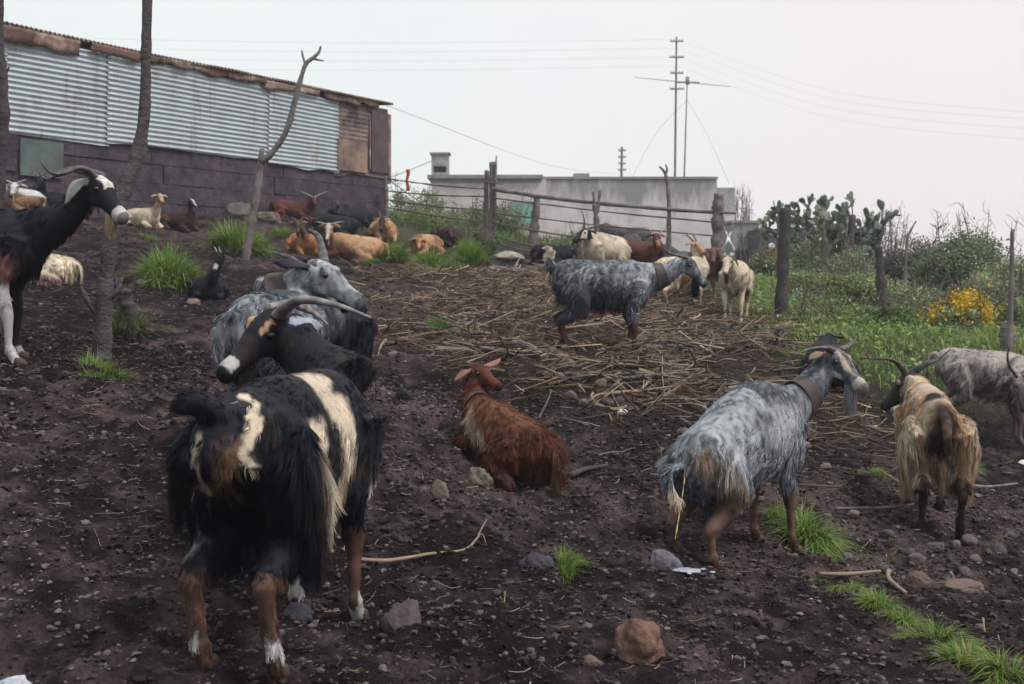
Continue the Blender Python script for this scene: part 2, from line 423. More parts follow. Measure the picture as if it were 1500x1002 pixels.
def tuft(px, py, rpx, hpx, label, n=None, tint=(1, 1, 1), name='grass_tuft', group='grass tufts in the goat yard', lean=.65, d=None):
    if d is None: x, d = hit(px, py)
    x = (px - 750) / F * d
    r = rpx / F * d; h = hpx / F * d
    o3 = np.array([x, d, gz1(x, d)])
    n = n or int(min(2600, 500 + rpx * 28))
    nc = max(3, n // 90); cx = rng.normal(0, .45, (nc, 2)) * r
    k = rng.integers(0, nc, n); rr = cx[k] + rng.normal(0, .13, (n, 2)) * r
    dd = np.hypot(rr[:, 0], rr[:, 1]) / r
    roots = np.stack([rr[:, 0], rr[:, 1], gz(rr[:, 0] + x, rr[:, 1] + d) - o3[2] - .004], 1)
    H = h * rng.uniform(.5, 1.2, n) * np.clip(1.15 - .55 * dd, .35, 1.2); W = np.clip(h * .028, .0022, .009) * rng.uniform(.6, 1.3, n) * (1 + d * .03)
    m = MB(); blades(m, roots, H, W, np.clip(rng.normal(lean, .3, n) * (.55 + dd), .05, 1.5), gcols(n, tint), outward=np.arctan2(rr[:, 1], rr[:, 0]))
    o = obj(name, m, M_grass, loc=tuple(o3)); tag(o, label, 'grass tuft', group); return o
tuft(245, 418, 46, 62, 'largest round tuft of bright grass beside the black kid')
tuft(218, 352, 20, 12, 'low flat tuft of grass in front of the lying cream goat')
tuft(345, 374, 36, 56, 'tall grass tuft behind the foot of the forked branch')
tuft(378, 372, 18, 34, 'narrow grass tuft just right of the forked branch')
tuft(135, 548, 42, 34, 'sparse tuft of grass round the foot of the crooked trunk', n=700)
tuft(412, 346, 22, 14, 'small grass tuft in front of the lying dark red goat')
tuft(570, 386, 32, 38, 'grass tuft right of the big lying tan goat')
tuft(545, 390, 12, 15, 'smallest grass tuft, at the belly of the lying tan goat')
tuft(635, 398, 40, 36, 'wide grass tuft in front of the curled tan goat')
tuft(690, 392, 28, 42, 'grass tuft left of the pale flat stone by the gate')
tuft(641, 488, 20, 30, 'dark green tuft among dry twigs above the red goat', n=500, tint=(.7, .85, .8))
tuft(820, 838, 30, 38, 'short tuft of grass beside a dark stone in bare mud', n=420)
tuft(1180, 783, 52, 56, 'floppy wide tuft beside the front hoof of the grey goat', n=900, lean=.95)
tuft(1130, 752, 30, 30, 'thin grass behind the hind leg of the grey goat', n=300, tint=(.9, .9, .8))
tuft(1285, 698, 34, 16, 'flat grass tuft left of the long haired tan goat', n=500)
tuft(1425, 692, 16, 26, 'grass tuft just right of the long haired tan goat', n=400)
for i, (a, b, r_, h_, l) in enumerate([(1245, 868, 28, 26, 'upper end tuft of the diagonal grass strip'), (1290, 893, 34, 36, 'second tuft down the diagonal grass strip'),
      (1325, 915, 28, 32, 'third tuft down the diagonal grass strip'), (1372, 952, 36, 46, 'middle tuft of the lower diagonal grass strip'), (1420, 985, 40, 56, 'tall tuft low on the diagonal grass strip'), (1475, 1000, 40, 60, 'lowest tuft of the diagonal strip at the picture edge')]):
    tuft(a, b, r_, h_, l, n=520, group='tufts in the diagonal grass strip', lean=.95, tint=(1.0, .92, .9))
tuft(1195, 838, 18, 10, 'thin trailing grass stems behind the strip of grass', n=60, lean=1.2)
tuft(1465, 800, 12, 22, 'tiny tuft among the pebbles by the right edge', n=90)
tuft(1310, 812, 14, 10, 'small low sprig among pebbles behind the grass strip', n=90)

# meadow on the right, and rough grass beyond the fence
def leafcloud(mb, c, s, n, size, pal, g=rng, droop=0.0):
    """n leaves (two-triangle folded blades) spread in lumps through an ellipsoid"""
    nl = max(4, n // 70); u = g.normal(0, 1, (nl, 3)); u /= np.linalg.norm(u, axis=1)[:, None]
    lump = u * (g.random((nl, 1)) ** .35) * .86; k = g.integers(0, nl, n)
    p = lump[k] + g.normal(0, .16, (n, 3)); p = p * np.array(s) + np.array(c)
    leaves(mb, p, size, pal, g, k)
def leaves(mb, p, size, pal, g=rng, k=None, asp=.5):
    n = len(p); pal = np.array(pal)
    a = g.normal(0, 1, (n, 3)); a /= np.linalg.norm(a, axis=1)[:, None]; b = g.normal(0, 1, (n, 3)); b -= (a * b).sum(1)[:, None] * a; b /= np.linalg.norm(b, axis=1)[:, None]
    L = size * g.uniform(.6, 1.4, (n, 1)); up = np.cross(a, b)
    Vv = np.stack([p - a * L * .5, p + b * L * asp * .5 + up * L * .1, p + a * L * .5, p - b * L * asp * .5 + up * L * .1], 1)
    Q = np.arange(n * 4).reshape(n, 4)
    lum = g.uniform(.75, 1.2, (n, 1))
    if k is not None: lum = lum * g.uniform(.65, 1.3, (k.max() + 1, 1))[k]
    col = pal[g.integers(0, len(pal), n)] * lum
    mb.add(Vv, Q, np.repeat(col, 4, 0))
mb = MB()
pts = scatter_px(90000, .14, .62, 8.0, 26); wgt = poly_mask(pts[:, 0], pts[:, 1], MEADOW, .5) * (.35 + .8 * n2(pts[:, 0], pts[:, 1], .9, 41)); wgt *= .35 + .65 * (pts[:, 1] < 17)
pts = pts[rng.random(len(pts)) < wgt]; n = len(pts)
roots = np.stack([pts[:, 0], pts[:, 1], gz(pts[:, 0], pts[:, 1])], 1)
Hh = (.05 + .16 * n2(pts[:, 0], pts[:, 1], 1.3, 42)) * rng.uniform(.6, 1.4, n)
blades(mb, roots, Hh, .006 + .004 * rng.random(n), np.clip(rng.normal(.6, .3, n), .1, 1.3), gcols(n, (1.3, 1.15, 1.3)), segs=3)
pts = scatter_px(52000, .14, .62, 8.6, 24); wgt = poly_mask(pts[:, 0], pts[:, 1], MEADOW, .4) * sstep(.4, .65, n2(pts[:, 0], pts[:, 1], 1.1, 43)); pts = pts[rng.random(len(pts)) < wgt]; n = len(pts)
leaves(mb, np.stack([pts[:, 0], pts[:, 1], gz(pts[:, 0], pts[:, 1]) + .04 + .2 * rng.random(n) * n2(pts[:, 0], pts[:, 1], 1.7, 44)], 1), .05, [(.15, .26, .08), (.22, .33, .11), (.30, .38, .16), (.10, .17, .07)])
tag(obj('meadow_grass', mb, M_grass), 'rough green grass and weeds beyond the muddy yard', kind='stuff')
mb = MB()
pts = scatter_px(26000, -.14, .22, 21, 42); n = len(pts)
wgt = poly_mask(pts[:, 0], pts[:, 1], BACK, 1.0); pts = pts[rng.random(n) < wgt]; n = len(pts)
roots = np.stack([pts[:, 0], pts[:, 1], gz(pts[:, 0], pts[:, 1])], 1)
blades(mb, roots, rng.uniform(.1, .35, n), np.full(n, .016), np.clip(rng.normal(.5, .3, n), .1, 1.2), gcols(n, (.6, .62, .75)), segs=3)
tag(obj('slope_grass', mb, M_grass), 'long dull green grass on the slope behind the fence', kind='stuff')
mb = MB()
pts = scatter_px(900, .2, .5, 10, 20); w = poly_mask(pts[:, 0], pts[:, 1], MEADOW, .4) * sstep(.5, .7, n2(pts[:, 0], pts[:, 1], .8, 47)); pts = pts[rng.random(len(pts)) < w]; n = len(pts)
leaves(mb, np.stack([pts[:, 0], pts[:, 1], gz(pts[:, 0], pts[:, 1]) + rng.uniform(.12, .3, n)], 1), .03, [(.55, .55, .5), (.45, .45, .42)], asp=.9)
tag(obj('white_wildflowers', mb, M_leaf), 'tiny white flowers dotted through the rough grass', kind='stuff')

# ------------------------------------------------------------------ bushes
M_stem = mk('bush_stems', (.12, .10, .09), rough=.9, nvar=.4, nscale=12, bump=0)
DKG = [(.14, .20, .11), (.19, .25, .14), (.24, .30, .17), (.09, .13, .08)]
OLV = [(.26, .32, .17), (.19, .25, .13), (.33, .38, .22), (.13, .17, .10)]
GRY = [(.16, .17, .135), (.20, .20, .165), (.12, .13, .10), (.09, .10, .08)]
def bush(px, py, d, wpx, hpx, label, n=5000, leaf=.05, pal=DKG, bare=6, name='bush', group='bushes beyond the yard', flowers=None, dep=None, cat='bush'):
    x = (px - 750) / F * d; z = gz1(x, d) - .03; w = wpx / F * d; h = hpx * 1.18 / F * d; dep = dep or w
    root = empty(name, (x, d, z), label=label, cat=cat, group=group)
    mb = MB(); g = np.random.default_rng(int(px * 7 + d))
    nb = max(3, int(w * 2.2))
    for i in range(nb):
        cx = g.uniform(-.36, .36) * w; cy = g.uniform(-.3, .3) * dep; hh = h * g.uniform(.6, 1.0) * (1 - .5 * (abs(cx) / (w * .5)) ** 2)
        leafcloud(mb, (cx, cy, hh * .52), (w * .5 / nb ** .45 + .1, dep * .4 / nb ** .4 + .1, hh * .5), n // nb, leaf, pal, g)
    obj('foliage', mb, M_leaf, root)
    st = MB()
    for i in range(bare + 5):
        a = g.uniform(0, 6.28); tx, ty = g.uniform(-.42, .42) * w, g.uniform(-.3, .3) * dep; th = h * (g.uniform(.75, 1.06) if i < bare else .6)
        b0 = (tx * .3, ty * .3, 0); b1 = (tx * .7 + g.normal(0, .05), ty * .7, th * .5); b2 = (tx, ty, th)
        tube(st, [b0, b1, b2], [.022, .012, .004], n=5, m=9, wob=.3)
        for j in range(4):
            q = g.uniform(.45, .95); s0 = np.array(b1) * (1 - q) + np.array(b2) * q
            tube(st, [s0, s0 + g.normal(0, .5, 3) * .2 + (0, 0, .08), s0 + g.normal(0, .5, 3) * .28 + (0, 0, .16)], [.007, .003], n=4, m=5)
    obj('stems', st, M_stem, root)
    if flowers:
        fm = MB(); k = flowers[0]; nl = 15; L = g.normal(0, 1, (nl, 3)); L /= np.linalg.norm(L, axis=1)[:, None]; L[:, 2] = np.abs(L[:, 2]); L[:, 1] = -np.abs(L[:, 1]) * g.choice([1, 1, -1], nl)
        kk = g.integers(0, nl, k); pp = L[kk] * np.array([w * .46, dep * .42, h * .52]) + (0, 0, h * .38) + g.normal(0, .065, (k, 3))
        leaves(fm, pp, flowers[1], [(.62, .42, .02), (.70, .50, .05), (.5, .34, .02)], g, asp=.8); obj('blossom', fm, M_leaf, root)
    return root
bush(1428, 440, 20.5, 160, 122, 'biggest dark green bush with bare twigs on top', n=32000, leaf=.06, bare=8)
bush(1335, 436, 23, 90, 78, 'dark grey green bush between the second post and the biggest bush', n=13000, pal=GRY, bare=7, leaf=.055)
bush(1250, 436, 21.5, 95, 62, 'low bright bush under the prickly pear', n=8000, pal=OLV, bare=3)
bush(1190, 438, 23, 80, 78, 'dark dense bush right of the dark fence post', n=8000, pal=DKG, bare=4)
bush(1105, 420, 19, 75, 60, 'green bush behind the cream goat with upright horns', n=7000, pal=OLV, bare=4)
bush(1495, 455, 19, 120, 104, 'pale green bush cut by the right edge of the picture', n=14000, pal=[(.30, .36, .20), (.22, .28, .15), (.38, .42, .26)], bare=4)
bush(1300, 300, 30, 90, 110, 'thin grey leafless shrub beside the prickly pear', n=2600, pal=GRY, bare=18)
bush(1360, 470, 16.5, 150, 46, 'low weedy green shrub in front of the biggest bush', n=9000, pal=OLV, bare=2, leaf=.045)
bush(1180, 470, 15.5, 100, 30, 'flat leafy weeds behind the dark fence post', n=4500, pal=[(.10, .17, .05), (.07, .13, .04), (.14, .20, .08)], bare=0, leaf=.045)
bush(1290, 505, 12.5, 100, 34, 'lush light green weeds in front of the second post', n=5500, pal=[(.12, .19, .06), (.09, .15, .04), (.16, .22, .09)], bare=0, leaf=.04)
bush(1410, 514, 13.0, 88, 54, 'yellow flowering broom bush behind the thin right post', n=5200, pal=OLV, bare=6, name='broom_bush', flowers=(1700, .036), leaf=.035)
bush(1235, 478, 16.5, 140, 52, 'mounded bright weeds right of the thick dark post', n=8000, pal=[(.20, .28, .11), (.15, .21, .08), (.27, .33, .16)], bare=0, leaf=.045)
bush(1395, 500, 15.2, 130, 62, 'rounded green shrub between the yellow broom and the biggest bush', n=8500, pal=DKG, bare=2, leaf=.045)
bush(1205, 512, 12.4, 90, 34, 'pale green weeds behind the short forked stake', n=4200, pal=[(.20, .28, .11), (.15, .21, .08)], bare=0, leaf=.035)
bush(1470, 500, 13.6, 60, 60, 'olive shrub behind the thin tall stake', n=4200, pal=OLV, bare=2, leaf=.04)
bush(1352, 478, 14.2, 34, 30, 'small yellow flowering plant left of the broom bush', n=900, pal=OLV, bare=2, name='broom_bush', flowers=(130, .03), leaf=.035)
bush(1312, 492, 13.4, 30, 24, 'tiny yellow sprig between two fence posts', n=700, pal=OLV, bare=1, name='broom_bush', flowers=(80, .03), leaf=.035)
bush(760, 352, 27, 130, 58, 'dark rounded bush behind the wire gate', n=9000, pal=DKG, bare=6, leaf=.06, group='bushes behind the wire fence')
bush(690, 350, 26, 50, 44, 'small dark bush left of the two tall gate posts', n=3000, pal=DKG, bare=4, group='bushes behind the wire fence')
bush(600, 332, 30, 80, 62, 'dull green bush beside the end of the shed', n=6000, pal=OLV, bare=5, group='bushes behind the wire fence', leaf=.06)
bush(625, 350, 24.5, 120, 30, 'low weeds along the foot of the wire fence', n=5000, pal=OLV, bare=2, group='bushes behind the wire fence')
bush(860, 372, 24, 110, 34, 'low dark scrub behind the two horned goats', n=5000, pal=DKG, bare=3, group='bushes behind the wire fence')
bush(700, 400, 18, 60, 34, 'leafy weeds growing round the foot of the gate posts', n=2500, pal=[(.10, .17, .05), (.07, .13, .04)], bare=1, group='bushes behind the wire fence')
bush(1085, 330, 40, 40, 96, 'bare grey twiggy shrub against the corner of the farmhouse', n=300, pal=GRY, bare=26, group='bushes behind the wire fence')

# prickly pear
def prickly_pear(px, d, wpx, hpx):
    x = (px - 750) / F * d; z = gz1(x, d) - .05; w = wpx / F * d; h = hpx / F * d; g = np.random.default_rng(5)
    root = empty('prickly_pear', (x, d, z), label='tall prickly pear cactus standing out against the pale sky', cat='cactus')
    tr = MB(); pd = MB(); V, Fc = ICO2
    def pad(base, dirv, size, spin):
        dv = np.array(dirv) / np.linalg.norm(dirv); s = np.array([math.cos(spin), math.sin(spin), 0]); s -= dv * (s @ dv); s /= np.linalg.norm(s); nn = np.cross(dv, s)
        wz = .5 + .5 * (V[:, 2] * .5 + .5)
        q = np.array(base) + dv * size * .95 + (V[:, :1] * s * size * .62 * (wz[:, None] + .12) + V[:, 1:2] * nn * size * .13 + V[:, 2:] * dv * size)
        pd.add(q, Fc, np.array([.12, .165, .11]) * g.uniform(.7, 1.35) * np.array([g.uniform(.9, 1.25), 1, g.uniform(.9, 1.3)]))
        return np.array(base) + dv * size * 1.8, dv, s
    tips = []
    for i in range(13):
        bx = (i - 6) / 6.5 * w * .40; by = g.uniform(-.5, .5); top = np.array([bx * 1.15, by, h * g.uniform(.45, .74) * (1 - .3 * abs(bx) / (w * .5))])
        tube(tr, [(bx * .4, by * .5, 0), (bx * .85, by, top[2] * .5), top], [.13, .1, .08], n=8, wob=.3, seed=i); tips.append((top, np.array([bx * .25, g.uniform(-.3, .3), 1.0]), 0))
        for q in (.3, .5, .65, .8, .92):
            tips.append((top * q + g.normal(0, .1, 3) * (1, 1, 0), np.array([g.normal(0, .8), g.normal(0, .6), .9]), 1))
    npad = 0
    while tips and npad < 1000:
        b, dv, lv = tips.pop(0)
        sz = g.uniform(.105, .155) * (1 - .05 * lv); e, dd, s = pad(b, dv + g.normal(0, .12, 3), sz, g.uniform(0, 3.1)); npad += 1
        if e[2] < h * g.uniform(.82, 1.0) * (1 - .35 * min(1, abs(e[0]) / (w * .6)) ** 3):
            for k in range(g.integers(2, 4) if lv < 3 else g.integers(1, 3)):
                nd = dd * .7 + s * g.normal(0, .9) + np.array([0, g.normal(0, .3), .22]); tips.append((e - dd * sz * g.uniform(.05, .5) + s * g.normal(0, .3) * sz, nd, lv + 1))
    obj('trunk', tr, M_darkwood, root); obj('pads', pd, mk('cactus_skin', attr=True, rough=.6, nvar=.3, nscale=5, bump=.2), root)
prickly_pear(1222, 25.0, 176, 182)

# ------------------------------------------------------------------ the shed
A0 = np.array([-6.97, 15.5]); B0 = np.array([-2.56, 23.0]); sdir = (B0 - A0) / np.linalg.norm(B0 - A0); slen = np.linalg.norm(B0 - A0)
snrm = np.array([sdir[1], -sdir[0]])          # outward, to the yard
S_rz = math.atan2(sdir[1], sdir[0])
shed = empty('shed', (A0[0], A0[1], 0), S_rz, label='long low livestock shed of dark blocks with pale corrugated metal cladding', cat='shed')
# local frame: x along the front wall, y<0 towards the yard, z up
def streaky(m):
    """rust runs down the sheets, and blotches of rust"""
    t = m.node_tree; N = t.nodes.new; L = t.links.new; b = [n for n in t.nodes if n.type == 'BSDF_PRINCIPLED'][0]; src = b.inputs['Base Color'].links[0].from_socket; tc = N('ShaderNodeTexCoord')
    for sc_, lo, hi, cl in (((5.5, 1, .45), .60, .76, (.13, .11, .10, 1)), ((2.2, 1, 1.1), .60, .76, (.24, .19, .14, 1)), ((14, 1, .9), .62, .72, (.10, .08, .075, 1))):
        mp = N('ShaderNodeMapping'); mp.inputs['Scale'].default_value = sc_; L(tc.outputs['Object'], mp.inputs[0]); nz = N('ShaderNodeTexNoise'); nz.inputs['Scale'].default_value = 1.0; nz.inputs['Detail'].default_value = 5; L(mp.outputs[0], nz.inputs['Vector'])
        mr = N('ShaderNodeMapRange'); mr.inputs[1].default_value = lo; mr.inputs[2].default_value = hi; mr.inputs[4].default_value = .8; L(nz.outputs['Fac'], mr.inputs[0])
        mx = N('ShaderNodeMix'); mx.data_type = 'RGBA'; L(mr.outputs[0], mx.inputs['Factor']); L(src, mx.inputs['A']); mx.inputs['B'].default_value = cl; src = mx.outputs['Result']
    L(src, b.inputs['Base Color']); return m
M_block = mk('shed_block', (.066, .050, .068), rough=.95, nvar=.7, nscale=6, bump=.9, bscale=22, bdist=.02, var2=((.030, .027, .040), 1.3, .42, .62))
M_gal = streaky(mk('galvanised', (.37, .44, .48), rough=.5, spec=.5, nvar=.16, nscale=2.2, bump=.15, bscale=12, metal=.1))
M_rust = mk('rusty_sheet', (.14, .085, .075), rough=.85, nvar=.5, nscale=3, bump=.6, bscale=20, var2=((.34, .28, .24), 1.6, .52, .68))
M_rustp = mk('rust_panel', (.19, .145, .135), rough=.85, nvar=.5, nscale=2.4, bump=.5, bscale=16, var2=((.06, .045, .055), 1.6, .44, .6))
M_green = mk('faded_green_board', (.075, .115, .11), rough=.8, nvar=.4, nscale=4, bump=.3, var2=((.09, .07, .08), 2.5, .45, .65))
def rough_blocks(mb, x0, x1, z0, z1, y, rows, bw, g):
    hh = (z1 - z0) / rows
    for r in range(rows):
        x = x0 - g.uniform(0, bw)
        while x < x1:
            w_ = bw * g.uniform(.75, 1.3); a, b = max(x, x0), min(x + w_, x1)
            if b - a > .05:
                dy = g.uniform(0, .03); c = g.uniform(.002, .006)
                box(mb, (a + c, y - .02 - dy, z0 + r * hh + c), (b - c, y + .06, z0 + (r + 1) * hh - c))
            x += w_
g = np.random.default_rng(3)
mb = MB(); box(mb, (-3, 0, -.2), (slen, .2, 3.3)); box(mb, (slen - .2, .2, -.2), (slen, 4.4, 3.2)); box(mb, (-3, 4.2, -.2), (slen - .2, 4.4, 3.2))
rough_blocks(mb, -3, slen + .02, -.1, 2.0, 0, 7, 1.35, g)
obj('wall', mb, M_block, shed, smooth=False)
def corr_h(x0, x1, z0, z1, y, pitch=.076, amp=.014, g=None, skew=0.0, sag=0.03):
    """sheet with horizontal corrugations"""
    nz_ = int((z1 - z0) / pitch * 8); nx_ = max(4, int((x1 - x0) / .12)); X, Z = np.meshgrid(np.linspace(x0, x1, nx_), np.linspace(0, 1, nz_))
    b = z0 + skew * (X - x0) + (n2(X * 2.2, X * 0, 1.0, 6) - .5) * sag * 1.5; t = z1 + (n2(X * 1.3, X * 0 + 4, 1.0, 8) - .5) * .04
    ZZ = b + (t - b) * Z
    Y = y + amp * np.cos((ZZ - z0) / pitch * 2 * math.pi) + (n2(X, ZZ, 1.4, 21) - .5) * .04
    m_ = MB(); i = (np.arange(nz_ - 1)[:, None] * nx_ + np.arange(nx_ - 1)[None]).ravel()
    m_.add(np.stack([X, Y, ZZ], -1), np.stack([i, i + 1, i + nx_ + 1, i + nx_], 1)); return m_
def solid(o, th=.003):
    md = o.modifiers.new('thick', 'SOLIDIFY'); md.thickness = th; return o
xs = [-3.0, -1.6, .0, 1.72, 3.44, 5.2, 7.08]
for i in range(6):
    x1 = xs[i + 1] + .06
    solid(obj('corrugated_panel', corr_h(xs[i], x1, 1.93 + g.uniform(-.02, .03) - (.05 if i == 5 else 0), 3.27, -.075 - .012 * (i % 2), sag=.05), M_gal, shed))
# rust streaks and nail stains: little thin runs of real rust scale on the cladding
mb = corr_h(7.0, 8.72, 1.88, 3.3, -.06, pitch=.085, amp=.006, sag=.12)
solid(obj('rusty_panel', mb, M_rustp, shed))
mb = MB(); box(mb, (7.08, -.105, 1.96), (7.98, -.082, 2.55)); obj('tan_board', mb, mk('tan_board', (.22, .165, .13), rough=.9, nvar=.4, nscale=3, bump=.4, var2=((.10, .07, .065), 2.0, .45, .65)), shed, smooth=False)
mb = MB(); box(mb, (8.12, -.11, 2.0), (8.66, -.083, 3.22)); obj('dark_board', mb, mk('dark_sheet', (.075, .055, .06), rough=.9, nvar=.5, nscale=3, bump=.4), shed, smooth=False)
mb = MB(); box(mb, (8.66, -.10, 1.8), (8.76, -.04, 3.2)); box(mb, (8.05, -.10, 2.05), (8.1, -.07, 3.1)); obj('corner_strip', mb, M_rust, shed, smooth=False)
mb = MB(); box(mb, (.25, -.085, 1.35), (.95, -.055, 1.86)); obj('green_board', mb, M_green, shed, smooth=False)
mb = MB(); box(mb, (-.25, -.075, 1.4), (.2, -.05, 1.9)); obj('dark_board', mb, M_block, shed, smooth=False)
# roof: corrugated sheets running back, wavy edge to the yard
nxr = 900; X = np.linspace(-3.1, slen + .01, nxr); rows = [(-.17, 3.40), (1.0, 3.47), (2.4, 3.50), (4.6, 3.36)]
V = np.concatenate([np.stack([X, np.full(nxr, y_) + (n2(X * 1.2, X * 0, 1, 9) - .5) * (.12 if k == 0 else 0), z_ + .022 * np.cos(X / .076 * 2 * math.pi) + (n2(X * .8, X * 0, 1, 19) - .5) * .07], 1) for k, (y_, z_) in enumerate(rows)])
i = (np.arange(3)[:, None] * nxr + np.arange(nxr - 1)[None]).ravel(); mb = MB(); mb.add(V, np.stack([i, i + 1, i + nxr + 1, i + nxr], 1))
solid(obj('roof', mb, M_rust, shed), .004)
# bent rusty flashing under the eave
x = -3.0; k = 0
while x < 8.0:
    w_ = g.uniform(.45, 1.15); nn_ = 14; u_ = np.linspace(0, 1, nn_); hgt = (.27 if x < 1.0 else .13 if x < 6.5 else .10) * g.uniform(.7, 1.15)
    if g.random() < .22: x += w_ * .4; continue
    rowsf = []
    for r_, (yy, zz) in enumerate([(-.14, 3.36), (-.135, 3.30), (-.13, 3.22), (-.12, 3.12)]):
        zz = 3.37 - (3.37 - zz) / .25 * hgt
        rowsf.append(np.stack([x + u_ * w_ + (n2(u_ * 2, u_ * 0 + k, 1, r_) - .5) * .05, yy - .03 * (k % 2) + (n2(u_ * 4, u_ * 0 + k, 1, 50 + r_) - .5) * .05 * r_ / 2, zz + (n2(u_ * 3, u_ * 0 + k, 1, 70) - .5) * .10 * r_ / 3 + .006 * np.cos(u_ * 40)], 1))
    i = (np.arange(3)[:, None] * nn_ + np.arange(nn_ - 1)[None]).ravel(); mb = MB(); mb.add(np.concatenate(rowsf), np.stack([i, i + 1, i + nn_ + 1, i + nn_], 1))
    solid(obj('flashing', mb, M_rust, shed), .003); x += w_ * .93; k += 1

# ------------------------------------------------------------------ the farmhouse beyond the fence
M_plas = mk('pink_plaster', (.52, .48, .48), rough=.95, nvar=.14, nscale=1.2, bump=.2, bscale=10, var2=((.36, .33, .34), .9, .5, .75))
def dirty_plaster():
    m = mk('stained_plaster', (.56, .53, .54), rough=.95, nvar=.2, nscale=2.0, bump=.2, bscale=10)
    t = m.node_tree; N = t.nodes.new; L = t.links.new
    b = [n for n in t.nodes if n.type == 'BSDF_PRINCIPLED'][0]; src = b.inputs['Base Color'].links[0].from_socket
    tc = N('ShaderNodeTexCoord'); sp = N('ShaderNodeSeparateXYZ'); L(tc.outputs['Object'], sp.inputs[0])
    mp = N('ShaderNodeMapping'); mp.inputs['Scale'].default_value = (1.1, 1.1, .35); L(tc.outputs['Object'], mp.inputs[0])
    nz = N('ShaderNodeTexNoise'); nz.inputs['Scale'].default_value = 1.6; nz.inputs['Detail'].default_value = 7; nz.inputs['Roughness'].default_value = .7; L(mp.outputs[0], nz.inputs['Vector'])
    zr = N('ShaderNodeMapRange'); zr.inputs[1].default_value = 1.2; zr.inputs[2].default_value = 2.7; zr.inputs[3].default_value = -.28; zr.inputs[4].default_value = .12; L(sp.outputs['Z'], zr.inputs[0])
    xr = N('ShaderNodeMapRange'); xr.inputs[1].default_value = 3; xr.inputs[2].default_value = 6; xr.inputs[3].default_value = 0; xr.inputs[4].default_value = .10; L(sp.outputs['X'], xr.inputs[0])
    ad = N('ShaderNodeMath'); L(nz.outputs['Fac'], ad.inputs[0]); L(zr.outputs[0], ad.inputs[1])
    ad2 = N('ShaderNodeMath'); L(ad.outputs[0], ad2.inputs[0]); L(xr.outputs[0], ad2.inputs[1])
    mr = N('ShaderNodeMapRange'); mr.inputs[1].default_value = .48; mr.inputs[2].default_value = .70; L(ad2.outputs[0], mr.inputs[0])
    mx = N('ShaderNodeMix'); mx.data_type = 'RGBA'; L(mr.outputs[0], mx.inputs['Factor']); L(src, mx.inputs['A']); mx.inputs['B'].default_value = (.24, .25, .245, 1)
    L(mx.outputs['Result'], b.inputs['Base Color']); return m
M_stain = dirty_plaster()
M_conc = mk('roof_concrete', (.22, .23, .23), rough=.95, nvar=.3, nscale=3, bump=.4)
fh = empty('farmhouse', tuple(P(632, 0, 36)[:2]) + (0,), label='low flat roofed farmhouse with pale stained plaster behind the fence', cat='farmhouse')
fx = fh.location[0]; fy = 36.0
def LX(px, d): return (px - 750) / F * d - fx
xa, xb, xc = LX(632, 36), LX(800, 36), LX(1045, 36.9)
mb = MB(); box(mb, (xa, 0, -1), (xb, 5, 2.98)); obj('pink_wall', mb, M_plas, fh, smooth=False)
mb = MB(); box(mb, (xb + .003, .25, -1), (xc, 6.2, 2.99)); obj('stained_wall', mb, M_stain, fh, smooth=False)
# bowed right corner wall seen edge-on past the corner
mb = MB(); box(mb, (xc + .003, 1.3, -1), (xc + .78, 6.0, 2.80)); box(mb, (xc + .78, 1.7, .9), (xc + .90, 3.2, 1.55)); obj('side_wall', mb, M_stain, fh, smooth=False)
mb = MB(); box(mb, (xa - .12, -.15, 2.983), (xb - .1, 5.2, 3.10)); box(mb, (xa - .02, -.05, 2.88), (xb - .2, -.003, 2.98)); obj('roof_slab', mb, M_conc, fh, smooth=False)
mb = MB(); box(mb, (xb - .097, .20, 2.993), (xc + .02, 6.3, 3.07)); box(mb, (xb + .9, .5, 3.073), (xb + 1.4, .9, 3.2)); obj('parapet', mb, M_conc, fh, smooth=False)
# small box tower on the roof at the left
M_tower = mk('tower_render', (.27, .28, .29), rough=.9, nvar=.3, nscale=4, bump=.3)
tw = empty('chimney', (0, 0, 0)); tw.parent = fh
x0, x1 = LX(632, 36.4), LX(657, 36.4)
mb = MB(); box(mb, (x0, .4, 3.12), (x1, .95, 3.22)); 
for (a, b) in ((x0, x0 + .07), (x1 - .07, x1)): box(mb, (a, .4, 3.22), (b, .95, 3.42))
box(mb, (x0 + .07, .88, 3.22), (x1 - .07, .95, 3.42)); box(mb, (x0, .4, 3.42), (x1, .95, 3.80)); box(mb, (x0 + .12, .385, 3.48), (x1 - .12, .397, 3.72)); obj('stack', mb, M_tower, tw, smooth=False)
mb = MB(); box(mb, (x0 - .05, .34, 3.803), (x1 + .05, 1.0, 3.86)); obj('cap', mb, M_conc, tw, smooth=False)
wd = empty('window', (0, 0, 0)); wd.parent = fh
M_teal = mk('teal_paint', (.16, .34, .30), rough=.6, nvar=.2, bump=.1)
x0, x1 = LX(750, 36), LX(786, 36); mb = MB(); box(mb, (x0, -.06, 1.55), (x1, -.003, 2.2)); obj('shutter', mb, M_teal, wd, smooth=False)
mb = MB(); box(mb, (x0 - .06, -.05, 2.203), (x1 + .06, -.003, 2.27)); box(mb, (x0 - .06, -.08, 1.48), (x1 + .06, -.003, 1.547)); obj('frame', mb, M_conc, wd, smooth=False)

